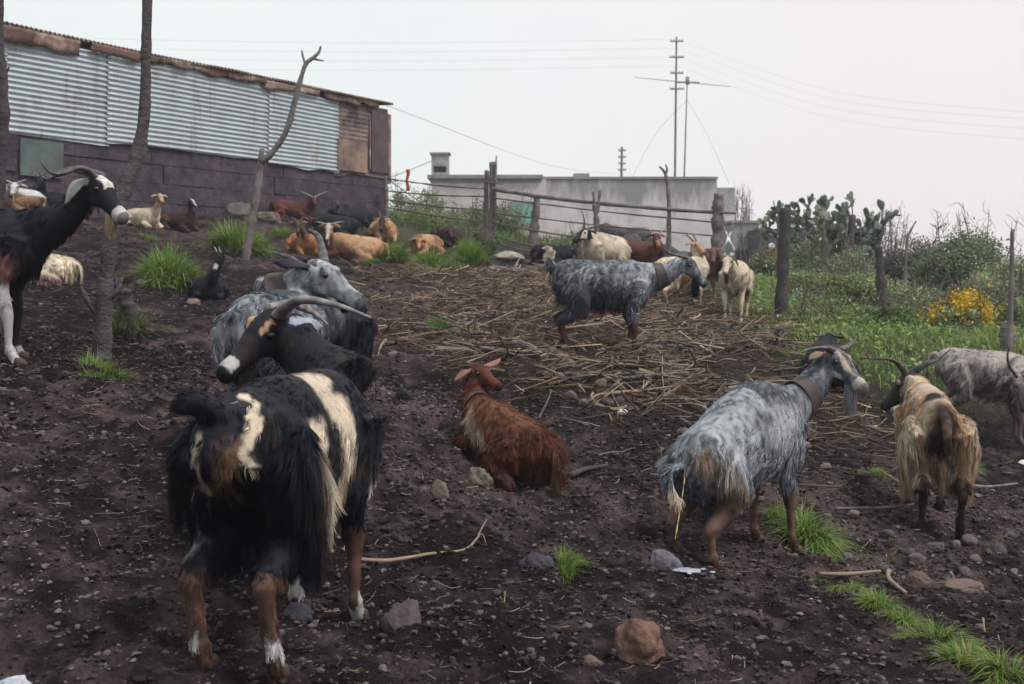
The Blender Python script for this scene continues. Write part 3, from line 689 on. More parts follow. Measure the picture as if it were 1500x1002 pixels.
# ------------------------------------------------------------------ grey hut and red barrow at its foot
M_hut = mk('hut_render', (.27, .29, .30), rough=.95, nvar=.3, nscale=2, bump=.3, var2=((.14, .15, .15), 1.2, .5, .7))
x0 = (1072 - 750) / F * 31; x1 = (1112 - 750) / F * 31
ht = empty('hut', (x0, 31, 0), label='small grey flat topped hut behind the cream goat', cat='hut')
mb = MB(); box(mb, (0, 0, -.8), (x1 - x0, 2.2, 1.36)); obj('wall', mb, M_hut, ht, smooth=False)
mb = MB(); box(mb, (-.05, -.06, 1.363), (x1 - x0 + .06, 2.3, 1.43)); box(mb, (.32, .0, 1.433), (.5, .2, 1.55)); obj('roof', mb, M_conc, ht, smooth=False)
mb = MB(); box(mb, (.1, -.03, -.3), (x1 - x0 - .1, -.003, .62)); obj('door', mb, M_darkwood, ht, smooth=False)
x0 = (1113 - 750) / F * 29.5
tl = empty('farm_trailer', (x0, 29.5, .0), label='dark farm trailer with a red panel beside the grey hut', cat='trailer')
M_tr = mk('trailer_paint', (.07, .07, .085), rough=.7, nvar=.3); M_red = mk('red_paint', (.62, .09, .05), rough=.6, nvar=.2, bump=.1); M_wh = mk('white_paint', (.6, .6, .62), rough=.6, nvar=.1, bump=0)
mb = MB(); box(mb, (0, 0, .35), (.9, 1.8, 1.15)); box(mb, (.03, -.02, .3), (.87, -.003, .36)); box(mb, (.2, -.8, .32), (.26, 0, .38)); obj('body', mb, M_tr, tl, smooth=False)
mb = MB(); box(mb, (.18, -.03, .36), (.52, -.004, .60)); obj('red_panel', mb, M_red, tl, smooth=False)
mb = MB(); V, Fc = ICO2; mb.add(V * (.09, .02, .08) + (.30, -.012, .70), Fc); obj('reflector', mb, M_wh, tl)
for xw in (.0, .9):
    mb = MB(); tube(mb, [(xw - .07, .9, .12), (xw + .07, .9, .12)], .24, n=20, m=4); obj('wheel', mb, M_tr, tl)

# dark stone heap behind the fence
def rockmesh(g, sub=ICO3, rough=.35, squash=.6, ridge=.5):
    V, Fc = sub; s = int(g.integers(0, 9999))
    r = 1 + (vnoise(V, 1.3, s) - .5) * rough * 1.6 + (vnoise(V, 3.1, s + 1) - .5) * rough * .7 + (vnoise(V, 8, s + 2) - .5) * rough * .25
    W_ = V * r[:, None]
    for k in range(5):        # flattened facets
        nn = g.normal(0, 1, 3); nn /= np.linalg.norm(nn); dd = W_ @ nn; lim = g.uniform(.62, .9); W_ = W_ - nn * (np.clip(dd - lim, 0, 9) * ridge * 1.6)[:, None]
    W_ = W_ * np.array([1, g.uniform(.7, 1), squash]); return W_, Fc
mb = MB(); g = np.random.default_rng(9); c = G(895, 27)
for i in range(60):
    W_, Fc = rockmesh(g, ICO2); s = g.uniform(.2, .45); q = np.array([g.normal(0, .75), g.normal(0, .5), 0]); q[2] = .95 * math.exp(-(q[0] ** 2) * .9) * g.uniform(.2, .9)
    mb.add(W_ * s + q, Fc, np.array([.055, .055, .065]) * g.uniform(.7, 1.3))
tag(obj('stone_heap', mb, M_stone, loc=tuple(c + Vector((0, 0, -.1)))), 'dark heap of stones behind the brown and cream goats', 'stone heap')

# ------------------------------------------------------------------ poles and wires against the sky
M_pole = mk('pole_wood', (.16, .15, .16), rough=.9, nvar=.3, nscale=3, bump=.4)
M_mast = mk('mast_metal', (.24, .24, .26), rough=.6, nvar=.2, bump=0)
M_ins = mk('insulator', (.22, .22, .24), rough=.4, nvar=.1, bump=0)
def utility_pole(px, py, d, arms, label, r=.085, ph=1.6, aw=.38):
    b = P(px, 0, d); z0 = -1.0; top = (HZ - py) / F * d
    root = empty('utility_pole', (b[0], d, z0), label=label, cat='utility pole', group='utility poles')
    mb = MB(); tube(mb, [(-.15, 0, 0), (0, 0, top - z0)], [r * 1.3, r * .8], n=10, m=8); obj('pole', mb, M_pole, root)
    for k in range(arms):
        z = top - z0 - .25 - k * .62 * ph * d / 60
        mb = MB(); w = aw * (1 if k % 2 == 0 else 1.1); box(mb, (-w, -.12, z - .035), (w, -.095 + .05, z + .035)); obj('crossarm', mb, M_pole, root, smooth=False)
        for xx in (-w * .92, -w * .45, w * .45, w * .92):
            mb = MB(); tube(mb, [(xx, -.08, z + .03), (xx, -.08, z + .12)], [.024, .018], n=8, m=5); obj('insulator', mb, M_ins, root)
    return root
utility_pole(991, 54, 60, 4, 'tall wooden utility pole with four short crossarms', r=.062, ph=1.35, aw=.34)
utility_pole(911, 215, 70, 4, 'short distant utility pole above the farmhouse roof', r=.09, ph=.55, aw=.22)
am = empty('antenna_mast', (P(1002, 0, 39)[0], 39, 3.06), label='thin antenna mast with one long drooping crossbar', cat='antenna')
mb = MB(); tube(mb, [(0, 0, 0), (.11, 0, (HZ - 117) / F * 39 - 3.06)], [.034, .020], n=8, m=8); obj('mast', mb, M_mast, am)
zt = (HZ - 121) / F * 39 - 3.06
mb = MB(); tube(mb, [(-1.72, 0, zt + .18), (.12, -.02, zt), (1.62, 0, zt - .14)], [.010, .020, .010], n=6, m=16); obj('crossbar', mb, M_mast, am)
mb = MB(); tube(mb, [(-.28, 0, zt + .02), (.52, 0, zt)], .035, n=6, m=5); box(mb, (.06, -.05, zt - .06), (.18, .05, zt + .2)); obj('coil', mb, M_mast, am)
for sx in (-1.9, 1.55):
    mb = MB(); tube(mb, [(.1, 0, zt - .6), (sx * .5, 0, zt * .5), (sx, 0, .0)], .004, n=4, m=8); obj('guy_wire', mb, M_wire, am)
M_line = mk('power_line', (.50, .50, .52), rough=.7, nvar=0, bump=0)
def line(p0, p1, sag, r, label, group='power lines across the sky'):
    mid = (Vector(p0) + Vector(p1)) / 2 - Vector((0, 0, sag)); mb = MB(); tube(mb, [p0, mid, p1], r, n=5, m=30)
    tag(obj('power_line', mb, M_line), label, 'power line', group)
for k, (yl, yr, yp) in enumerate([(52, 170, 58), (66, 180, 71), (80, 194, 84), (94, 210, 97)]):
    line(P(-60, yl, 52), P(990, yp, 60), .25, .0045, ['topmost', 'second', 'third', 'lowest'][k] + ' of the wires running left from the tall pole')
    line(P(991, yp, 60), P(1560, yr, 40), .9, .0042, ['topmost', 'second', 'third', 'lowest'][k] + ' of the wires running right from the tall pole')
line(P(560, 152, 24), P(900, 255, 60), .4, .008, 'single wire from the shed corner towards the farmhouse', 'house wire')

# ------------------------------------------------------------------ fence and posts
def post(name, px, pts, rad, d, label, mat=M_oldwood, group=None, cat='fence post', n=9, branches=(), seed=0, wob=.35, parent=None):
    """post drawn through photo points (x, y) all at distance d (or given per point)"""
    b = G(pts[0][0], pts[0][2] if len(pts[0]) > 2 else d); m_ = MB(); q = []
    for p in pts:
        w_ = P(p[0], p[1], p[2] if len(p) > 2 else d); q.append(w_ - b)
    q[0] = Vector((q[0][0], q[0][1], -.12))
    tube(m_, q, [r_ / F * d for r_ in rad], n=n, m=len(pts) * 9, wob=wob, seed=seed)
    o = obj(name, m_, mat, loc=b if parent is None else None)
    if parent: o.parent = parent; o.location = b - parent.location
    else: tag(o, label, cat, group)
    for bp, br in branches:
        m_ = MB(); tube(m_, [P(p[0], p[1], p[2] if len(p) > 2 else d) - b for p in bp], [r_ / F * d for r_ in br], n=7, wob=wob, seed=seed + 5); obj('branch', m_, mat, o)
    return o
fence = empty('wire_fence', tuple(G(721, 20)), label='rickety fence of wires, poles and stakes with a wire gate', cat='fence')
def fpost(pts, rad, d, seed, br=(), mat=M_oldwood): return post('post', 0, pts, rad, d, None, mat=mat, parent=fence, seed=seed, branches=br)
fpost([(709, 366), (712, 300), (713, 250)], [4, 4, 3.6], 20.05, 1)
fpost([(718, 364), (721, 300), (722, 238)], [5.2, 5, 4.6], 19.9, 2)
fpost([(724, 300), (726, 260), (727, 228)], [2, 1.8, 1], 19.82, 3)
fpost([(779, 378), (783, 330), (787, 288)], [8, 7, 5.5], 19.5, 4)
fpost([(567, 330), (566, 295), (565, 258)], [3, 3, 2.6], 22.6, 6)
fpost([(1048, 400), (1051, 340), (1053, 284)], [10, 9, 8], 18.0, 7)
fpost([(874, 390), (874, 330), (871, 300)], [5, 4.2, 3.5], 18.9, 8, br=[([(874, 312), (877, 295), (879, 279)], [3.2, 2.5, 2]), ([(872, 305), (870, 290), (869, 281)], [2.5, 2, 1.6])])
fpost([(979, 395), (980, 320), (978, 270), (973, 252), (966, 244)], [4, 3.4, 2.8, 2.2, 1.4], 18.4, 9, br=[([(975, 256), (977, 248), (975, 241)], [1.8, 1.4, 1])])
def wire(pts, r, mat=M_wire, name='wire', wob=0):
    q = []
    for (px, py, d) in pts: q.append(P(px, py, d) - fence.location)
    m_ = MB(); tube(m_, q, r, n=5, m=22, wob=wob, seed=int(pts[0][1])); return obj(name, m_, mat, fence)
for k, (y0, y1) in enumerate([(262, 277), (280, 288), (293, 308), (304, 325), (322, 338)]):
    wire([(567, y0, 22.5), (640, (y0 + y1) / 2 + 2, 21.2), (712, y1, 20)], [.012, .016, .012], wob=.5)
wire([(567, 262, 22.5), (640, 312, 21.3), (708, 347, 20.1)], .010)
wire([(567, 262, 22.5), (598, 250, 22), (632, 236, 21.4)], .006)
for (y0, y1, xe) in [(290, 326, 1050), (312, 346, 1050), (326, 352, 880), (343, 362, 790), (354, 369, 785)]:
    wire([(722, y0, 19.8), ((722 + xe) / 2, (y0 + y1) / 2 + 2, 19.2), (xe, y1, 18.1 if xe > 1000 else 19)], [.013, .015, .013], wob=.5)
wire([(722, 277, 19.75), (800, 289, 19.3), (900, 300, 18.8), (1010, 309, 18.2), (1078, 312, 17.8)], [.042, .036, .034, .03, .025], mat=M_oldwood, name='rail', wob=.3)
wire([(700, 264, 19.95), (722, 268, 19.8), (735, 270, 19.7)], .01)
# rag on the wire
m_ = MB(); U_, V_ = np.meshgrid(np.linspace(0, 1, 8), np.linspace(0, 1, 16)); rx = .05 * (1 - .35 * np.sin(V_ * 3.1)); c = P(597, 248, 22.0)
VV = np.stack([(U_ - .5) * rx * 1.6 + .012 * np.sin(V_ * 9), .03 * np.sin(U_ * 7 + V_ * 4), -V_ * .42], -1); i = (np.arange(15)[:, None] * 8 + np.arange(7)[None]).ravel()
m_.add(VV, np.stack([i, i + 1, i + 9, i + 8], 1)); M_rag = mk('red_cloth', (.52, .06, .07), rough=.9, nvar=.2, bump=.3)
tag(solid(obj('rag', m_, M_rag, loc=tuple(c)), .004), 'red rag tied to a wire near the end of the shed', 'rag')
post('fence_post', 0, [(1143, 466), (1147, 390), (1151, 306)], [9, 9.5, 9.5], 13.0, 'thick dark square fence post in the green weeds', mat=M_darkwood, group='posts on the right side of the yard', n=7, seed=11, wob=.25)
post('fence_post', 0, [(1294, 474), (1291, 420), (1287, 361)], [7.5, 7, 6], 14.8, 'dark leaning fence post in front of the biggest bush', mat=M_darkwood, group='posts on the right side of the yard', seed=12)
post('fence_post', 0, [(1476, 524), (1481, 430), (1483, 336)], [4.5, 4, 2.6], 11.0, 'thin tall grey stake by the right edge of the picture', group='posts on the right side of the yard', seed=13)
post('fence_post', 0, [(1478, 524), (1476, 490), (1474, 472)], [12, 12, 9], 11.25, 'short stout grey post behind the thin tall stake', mat=M_oldwood, group='posts on the right side of the yard', seed=14)
post('stake', 0, [(1139, 520), (1141, 500), (1144, 481)], [6, 5, 6], 10.2, 'short dark forked stake at the edge of the twig litter', mat=M_darkwood, cat='stake', seed=15, branches=[([(1140, 500), (1137, 490), (1139, 482)], [3, 3, 2.5])])
post('dead_stem', 0, [(1325, 400), (1328, 360), (1334, 338), (1342, 324)], [2.2, 2.2, 1.8, 1.2], 19, 'thin bent dead stem rising behind the leaning post', cat='dead stem', mat=M_oldwood, seed=16)
# trunks on the left
post('tree_trunk', 0, [(148, 528, 6.1), (152, 460, 6.1), (157, 390, 6.1), (166, 330, 6.12), (184, 272, 6.15), (203, 222, 6.2), (212, 160, 6.2), (214, 80, 6.2), (216, -20, 6.2), (217, -120, 6.2)], [15, 12.5, 11.5, 11.5, 12.5, 10, 8.4, 8, 7.6, 7.2], 6.1,
     'crooked bare tree trunk beside the black goat at the left', mat=M_bark, cat='tree trunk', n=12, seed=21, wob=.24,
     branches=[([(152, 470), (140, 455), (128, 440), (118, 420)], [7, 6, 4, 2.5]), ([(158, 440), (172, 425), (178, 408)], [5, 4, 2.5]), ([(170, 320), (162, 300), (158, 285)], [9, 7, 5])])
post('tree_trunk', 0, [(-8, 470, 6.6), (-6, 330, 6.6), (3, 220, 6.6), (4, 120, 6.6), (0, 60, 6.6), (1, 0, 6.6), (2, -100, 6.6)], [10, 9, 9, 7.5, 5, 4.5, 4], 6.6, 'dark thin trunk cut by the left edge of the picture', mat=M_darkwood, cat='tree trunk', n=10, seed=22,
     branches=[([(4, 110), (10, 104), (14, 98)], [2.5, 2, 1.2])])
post('forked_branch', 0, [(358, 382), (368, 330), (378, 270), (384, 218)], [6.5, 6, 5.6, 3.8], 13.0, 'tall forked dead branch planted upright among the grass tufts', mat=M_oldwood, cat='forked branch', seed=23, wob=.22,
     branches=[([(382, 238), (400, 222), (420, 190), (434, 140), (446, 98), (456, 86)], [5, 4.6, 4.2, 3.8, 3.4, 3]), ([(448, 98), (444, 84), (442, 74)], [2, 1.6, 1.2]), ([(454, 88), (466, 78), (470, 68)], [3, 2.4, 1.4]), ([(460, 86), (468, 88), (474, 89)], [2, 1.4, 1])])
post('stump', 0, [(188, 486), (186, 450), (184, 424)], [15, 13, 8], 7.0, 'broken dark stump with grass behind the crooked trunk', mat=M_darkwood, cat='stump', n=10, seed=24, wob=.8,
     branches=[([(184, 440), (172, 420), (168, 398)], [5, 4, 2]), ([(188, 430), (196, 415), (200, 402)], [4, 3, 1.5])])
tuft(180, 452, 26, 60, 'straggly dark grass growing over the broken stump', n=420, tint=(.7, .6, .6), d=7.02)

# ------------------------------------------------------------------ branches lying on the ground
def lying(pts, rad, label, mat=M_oldwood, cat='branch', br=(), lift=.012, name='branch', group='branches lying on the ground', seed=0, wob=.25):
    w_ = [hit(a, b) for a, b in pts]; z = [gz1(x, y) for x, y in w_]; d = w_[0][1]
    b = Vector((w_[0][0], w_[0][1], z[0])); rm = [r_ / F * d for r_ in rad]
    q = [Vector((x, y, max(zz, z[0] - .2) + rm[min(i, len(rm) - 1)] * .7 + lift)) - b for i, ((x, y), zz) in enumerate(zip(w_, z))]
    m_ = MB(); tube(m_, q, rm, n=8, m=len(q) * 8, wob=wob, seed=seed); o = obj(name, m_, mat, loc=b); tag(o, label, cat, group)
    for bp, brr in br:
        ww = [hit(a, c_) for a, c_ in bp]; m_ = MB(); tube(m_, [Vector((x, y, gz1(x, y) + lift + rm[0] * .8)) - b for x, y in ww], [r_ / F * d for r_ in brr], n=6, wob=.2, seed=seed + 1); obj('twig', m_, mat, o)
    return o
M_pale = mk('pale_stick', (.22, .165, .13), rough=.8, nvar=.3, nscale=20, bump=.3)
lying([(522, 830), (570, 822), (630, 812), (680, 805), (702, 799)], [2.6, 3, 2.8, 2.2, 1.6], 'long thin pale forked stick behind the black and white goat', mat=M_pale, br=[([(700, 800), (708, 796), (713, 793)], [1.6, 1.3, .8]), ([(700, 800), (707, 801), (712, 803)], [1.4, 1, .7])], lift=.02)
lying([(692, 400), (730, 403), (770, 407), (800, 406)], [4, 6, 6, 4], 'weathered fallen log below the pale flat stone', cat='log', name='log', br=[([(752, 404), (757, 392), (762, 382)], [2.5, 2, 1])])
lying([(752, 513), (775, 522), (800, 534)], [7, 6.5, 5], 'thick grey branch piece nearest the red goat head')
lying([(788, 503), (812, 520), (838, 545)], [5, 6, 5], 'pale thick branch below the belly of the grey goat')
lying([(845, 498), (822, 507), (800, 516)], [2, 2.5, 3], 'short slanting branch under the grey goat')
lying([(868, 603), (900, 606), (918, 606)], [3, 3, 2.5], 'pale straight stick beside the white pebble', mat=M_pale)
lying([(640, 515), (680, 514), (700, 520)], [6, 5, 3], 'flat weathered plank end beside the red goat ear')
lying([(1225, 745), (1300, 744), (1350, 740)], [2, 2.5, 1.5], 'thin stick lying under the long haired tan goat')
lying([(1200, 838), (1240, 846), (1290, 852)], [2.4, 3, 2], 'pale root running beside the diagonal grass strip', mat=M_pale)
lying([(1390, 720), (1440, 724), (1490, 716)], [2, 2.4, 1.6], 'thin bent stick by the right edge among pebbles')
lying([(1440, 910), (1444, 922), (1462, 928)], [1.5, 1.5, 1], 'tiny hooked twig near the right edge', mat=M_pale)
lying([(835, 700), (860, 690), (890, 688)], [5, 4, 2.5], 'dark root behind the rump of the red goat', mat=M_darkwood)
lying([(733, 905), (738, 893), (740, 884)], [1.3, 1.2, .8], 'short pale straw standing out on the mud', mat=M_pale)
lying([(95, 868), (110, 858), (118, 838)], [1.2, 1.4, 1.2], 'short pale curved twig in the mud at the left', mat=M_pale)
lying([(1165, 592), (1110, 580), (1060, 560)], [3, 3.5, 2.5], 'long dark branch at the right end of the twig litter')
lying([(780, 470), (700, 462), (650, 470)], [2, 2.5, 2], 'long thin branch at the back of the twig litter', mat=M_pale)
post('twig', 0, [(781, 640), (790, 612), (800, 592), (807, 574)], [2.2, 1.9, 1.6, 1.0], 6.6, 'crooked pale twig standing up behind the red goat', mat=M_pale, cat='twig', seed=31)
g = np.random.default_rng(77)
protos = []
for k in range(5):
    L = g.uniform(.35, .8); m_ = MB(); q = [np.array([(t_ - .5) * L, g.normal(0, .022), g.normal(0, .012)]) for t_ in np.linspace(0, 1, 6)]
    tube(m_, q, [.006, .010, .009, .007, .004], n=6, m=18, wob=.3, seed=k)
    for j in range(2): s0 = q[j + 2]; tube(m_, [s0, s0 + (.05, .04 * g.choice([-1, 1]), .02), s0 + (.11, .09 * g.choice([-1, 1]), .03)], [.005, .003], n=5, m=5)
    protos.append(m_.mesh('dry_branch'))
cnt = 0
while cnt < 210:
    px, py = g.uniform(590, 1200), g.uniform(405, 640); x, y = hit(px, py)
    if poly_mask(np.array([x]), np.array([y]), STRAW, .1)[0] < .5: continue
    me = protos[cnt % 5]; o = bpy.data.objects.new('dry_branch', me); C.collection.objects.link(o)
    if not me.materials: me.materials.append([M_oldwood, M_pale, M_twig, M_darkwood, M_pale][cnt % 5] if cnt % 5 != 2 else M_oldwood)
    o.location = (x, y, gz1(x, y) + g.uniform(.02, .06)); o.rotation_euler = (g.uniform(-.3, .3), g.normal(0, .16), g.uniform(0, 6.28)); s = g.uniform(.45, 1.2); o.scale = (s, s * .9, s * .9)
    tag(o, 'dry crooked branch in the layer of broken brushwood', 'dry branch', 'dry branches strewn over the middle of the yard'); cnt += 1

# ------------------------------------------------------------------ stones
g = np.random.default_rng(21)
def stone(px, py, wpx, hpx, label, col, sub=ICO4, rough=.35, ridge=.5, sink=.3, group='stones in the goat yard', seed=None, name='stone', d=None, dep=.8):
    if d is None: x, d = hit(px, py)
    x = (px - 750) / F * d
    gg = np.random.default_rng(seed if seed is not None else int(px * 3 + py)); W_, Fc = rockmesh(gg, sub, rough, 1.0, ridge)
    W_ = W_ / np.abs(W_).max(0); W_ = W_ * np.array([wpx / 2, wpx / 2 * dep, hpx / 2 * 1.2]) / F * d
    h_ = hpx / F * d; m_ = MB(); cc = np.array(col) * (.75 + .5 * vnoise(W_, 9, 4))[:, None]; m_.add(W_ + (0, 0, h_ * (.5 - sink * .6)), Fc, cc)
    return tag(obj(name, m_, M_stone, loc=(x, d, gz1(x, d) - .12 * h_)), label, 'stone', group)
stone(938, 985, 78, 100, 'upright reddish brown rock at the bottom of the picture', (.15, .09, .07), seed=44, rough=.45, ridge=.8)
stone(868, 985, 30, 18, 'flat brown stone left of the upright reddish rock', (.11, .08, .07), seed=6)
stone(592, 925, 74, 62, 'large grey purple rock right of the white hoof', (.085, .065, .075), seed=8, sink=.5)
stone(645, 724, 30, 36, 'round brown stone left of the red goat', (.12, .09, .075), seed=9)
stone(700, 716, 46, 40, 'brown crumbly stone under the belly of the red goat', (.13, .11, .09), seed=10)
stone(720, 690, 30, 34, 'grey stone against the belly of the red goat', (.11, .10, .13), seed=12)
stone(972, 832, 56, 44, 'pointed grey stone beside the splash under the grey goat', (.12, .115, .14), seed=13, rough=.3, ridge=.9)
stone(792, 835, 66, 42, 'dark stone beside the short tuft in bare mud', (.045, .042, .06), seed=14, sink=.5)
stone(590, 588, 24, 26, 'small black stone right of the horned goats', (.02, .02, .02), seed=15)
stone(285, 450, 26, 14, 'reddish stone in front of the black kid', (.17, .12, .11), seed=16)
stone(205, 424, 24, 14, 'grey stone between the stump and the biggest tuft', (.10, .09, .09), seed=17)
stone(741, 382, 56, 15, 'pale flat round stone at the foot of the gate posts', (.30, .27, .23), seed=18, rough=.15, sink=.1)
stone(352, 322, 56, 30, 'grey boulder under the shed wall', (.10, .09, .09), seed=19)
stone(392, 326, 46, 20, 'flat grey boulder beside the dark red goat', (.13, .11, .105), seed=20)
stone(1495, 678, 14, 12, 'small white stone at the right edge', (.62, .58, .55), seed=22)
stone(912, 616, 17, 8, 'white oval pebble beside a pale stick', (.55, .53, .52), seed=23)
stone(430, 905, 60, 40, 'dark rock behind the hoofs of the black and white goat', (.035, .035, .05), seed=24, sink=.5)
stone(12, 1022, 78, 112, 'pale rounded rock in the bottom left corner', (.42, .45, .52), seed=25, d=2.75, dep=1.0)
stone(1345, 862, 46, 30, 'brown clod with a curved root by the right', (.10, .07, .06), seed=26)
stone(1412, 874, 62, 24, 'flat brown stone with a stick behind it', (.13, .095, .085), seed=27)
lying([(1327, 868), (1303, 858), (1302, 838), (1310, 832)], [3, 3.6, 4, 3], 'curved dark root beside the brown clod', mat=M_pale)
post('stick', 0, [(1400, 868), (1396, 850), (1392, 838)], [2, 2, 2.4], hit(1400, 868)[1], 'short upright stick behind the flat brown stone', mat=M_pale, cat='stick', seed=3)
sp = [(1370, 803, 30, 20), (1400, 800, 16, 12), (1420, 802, 26, 18), (1462, 806, 28, 20), (1428, 822, 24, 16), (1333, 812, 16, 12), (1412, 842, 20, 16), (1440, 866, 18, 14), (1342, 826, 28, 18), (1300, 790, 26, 14), (1290, 826, 30, 18), (1265, 702, 26, 18), (1240, 815, 24, 16),
      (1434, 924, 16, 14), (1380, 785, 14, 10), (1350, 770, 20, 12), (1480, 790, 18, 12), (1485, 840, 16, 12), (1250, 760, 20, 10), (870, 590, 20, 14), (890, 596, 18, 14), (835, 585, 24, 16), (855, 600, 16, 12), (905, 590, 22, 16), (925, 600, 16, 10), (880, 575, 20, 14), (820, 560, 18, 14),
      (845, 560, 20, 14), (800, 552, 16, 12), (905, 570, 16, 12), (600, 402, 12, 8), (560, 432, 12, 8), (575, 520, 16, 10), (668, 468, 14, 10), (560, 580, 12, 9), (240, 560, 10, 8), (60, 640, 14, 9), (1000, 640, 18, 12), (1180, 660, 18, 12), (1160, 668, 24, 16), (1210, 690, 18, 10), (655, 900, 14, 8), (860, 938, 18, 10), (1110, 905, 12, 8), (560, 990, 16, 12)]
for (a, b, w_, h_) in sp:
    ci_ = int(g.integers(0, 4)); c_ = [(.085, .075, .09), (.10, .08, .078), (.06, .055, .075), (.12, .10, .092)][ci_]
    pl_ = 'below the long haired tan goat' if a > 1230 and b < 850 else 'in the bottom right mud' if a > 1230 else 'at the near edge of the twig litter' if 780 < a < 960 and b < 650 else 'behind the light grey goat' if a > 960 and b < 700 else 'on the left side of the yard' if a < 300 else 'in the open mud mid picture'
    sz_ = 'largest' if w_ >= 28 else 'medium' if w_ >= 19 else 'small'
    stone(a, b, w_, h_, f"{sz_} {['violet grey', 'brown grey', 'blue black', 'pale brown'][ci_]} stone {pl_}", c_, sub=ICO3, group='small stones scattered in the mud')
# wet splash
x, y = hit(1005, 846); m_ = MB(); V, Fc = ICO3
m_.add(V * (.055, .035, .004) * (1 + .5 * (vnoise(V, 2.4, 3) - .5))[:, None] + (0, 0, .006), Fc)
for k in range(9): m_.add(V * g.uniform(.005, .014) * (1, 1, .25) + (g.normal(0.02, .05), g.normal(0, .035), .006), Fc)
M_wet = mk('wet_froth', (.36, .40, .48), rough=.15, spec=.6, nvar=.4, nscale=60, bump=.6, bscale=150)
tag(obj('puddle', m_, M_wet, loc=(x, y, gz1(x, y) + .006)), 'small shiny wet splash beside the pointed grey stone', 'puddle')

# ------------------------------------------------------------------ thin damp air
HAZE = 0.0018
hb = MB(); box(hb, (-90, -62, -14), (90, 130, 17)); hz_ = obj('haze', hb, None, smooth=False)
hm_ = bpy.data.materials.new('haze'); hm_.use_nodes = True; ht_ = hm_.node_tree; ht_.nodes.clear()
vo = ht_.nodes.new('ShaderNodeVolumePrincipled'); vo.inputs['Density'].default_value = HAZE; vo.inputs['Color'].default_value = (.93, .95, 1, 1); vo.inputs['Anisotropy'].default_value = .1
oo = ht_.nodes.new('ShaderNodeOutputMaterial'); ht_.links.new(vo.outputs[0], oo.inputs['Volume']); hz_.data.materials.append(hm_); tag(hz_, kind='stuff')

# ------------------------------------------------------------------ goats
BLK = np.array([.003, .0045, .011]); CRM = np.array([.54, .47, .37]); WHT = np.array([.58, .58, .58]); TAN = np.array([.38, .23, .13])
RED = np.array([.12, .032, .020]); ORG = np.array([.30, .13, .055]); GRYL = np.array([.34, .38, .42]); GRYD = np.array([.035, .045, .062]); PINK = np.array([.24, .15, .14]); DBR = np.array([.035, .018, .016])
def mixw(a, b, w): w = np.asarray(w)[..., None] if np.ndim(w) else w; return a * (1 - w) + b * w
def patch(c, p, pts, rad, soft=.35, seed=0):
    """0..1 membership of a patch round a polyline in body coordinates"""
    pts = np.array(pts, float); q = p + (np.stack([vnoise(p, 9, seed + k) for k in range(3)], 1) - .5) * .07 + (np.stack([vnoise(p, 34, seed + k + 7) for k in range(3)], 1) - .5) * .035; dm = np.full(len(p), 9.)
    if len(pts) == 1: dm = np.linalg.norm(q - pts[0], axis=1)
    for a, b in zip(pts[:-1], pts[1:]):
        e = b - a; t = np.clip(((q - a) @ e) / (e @ e + 1e-9), 0, 1); dm = np.minimum(dm, np.linalg.norm(q - a - t[:, None] * e, axis=1))
    return 1 - sstep(rad * (1 - soft), rad * (1 + soft), dm)
def roan(p, rnd, light=GRYL, dark=GRYD, bias=.5, seed=0, nz=.9):
    t = (vnoise(p * (1, 1, .6), 5, seed) - .5) * nz * .35 + (vnoise(p * (1, 1, .4), 17, seed + 1) - .5) * nz * .26 + (vnoise(p * (1, 1, .22), 60, seed + 2) - .5) * nz * .6 + bias + (rnd - .5) * 1.15
    return mixw(dark, light, sstep(.25, .85, t))

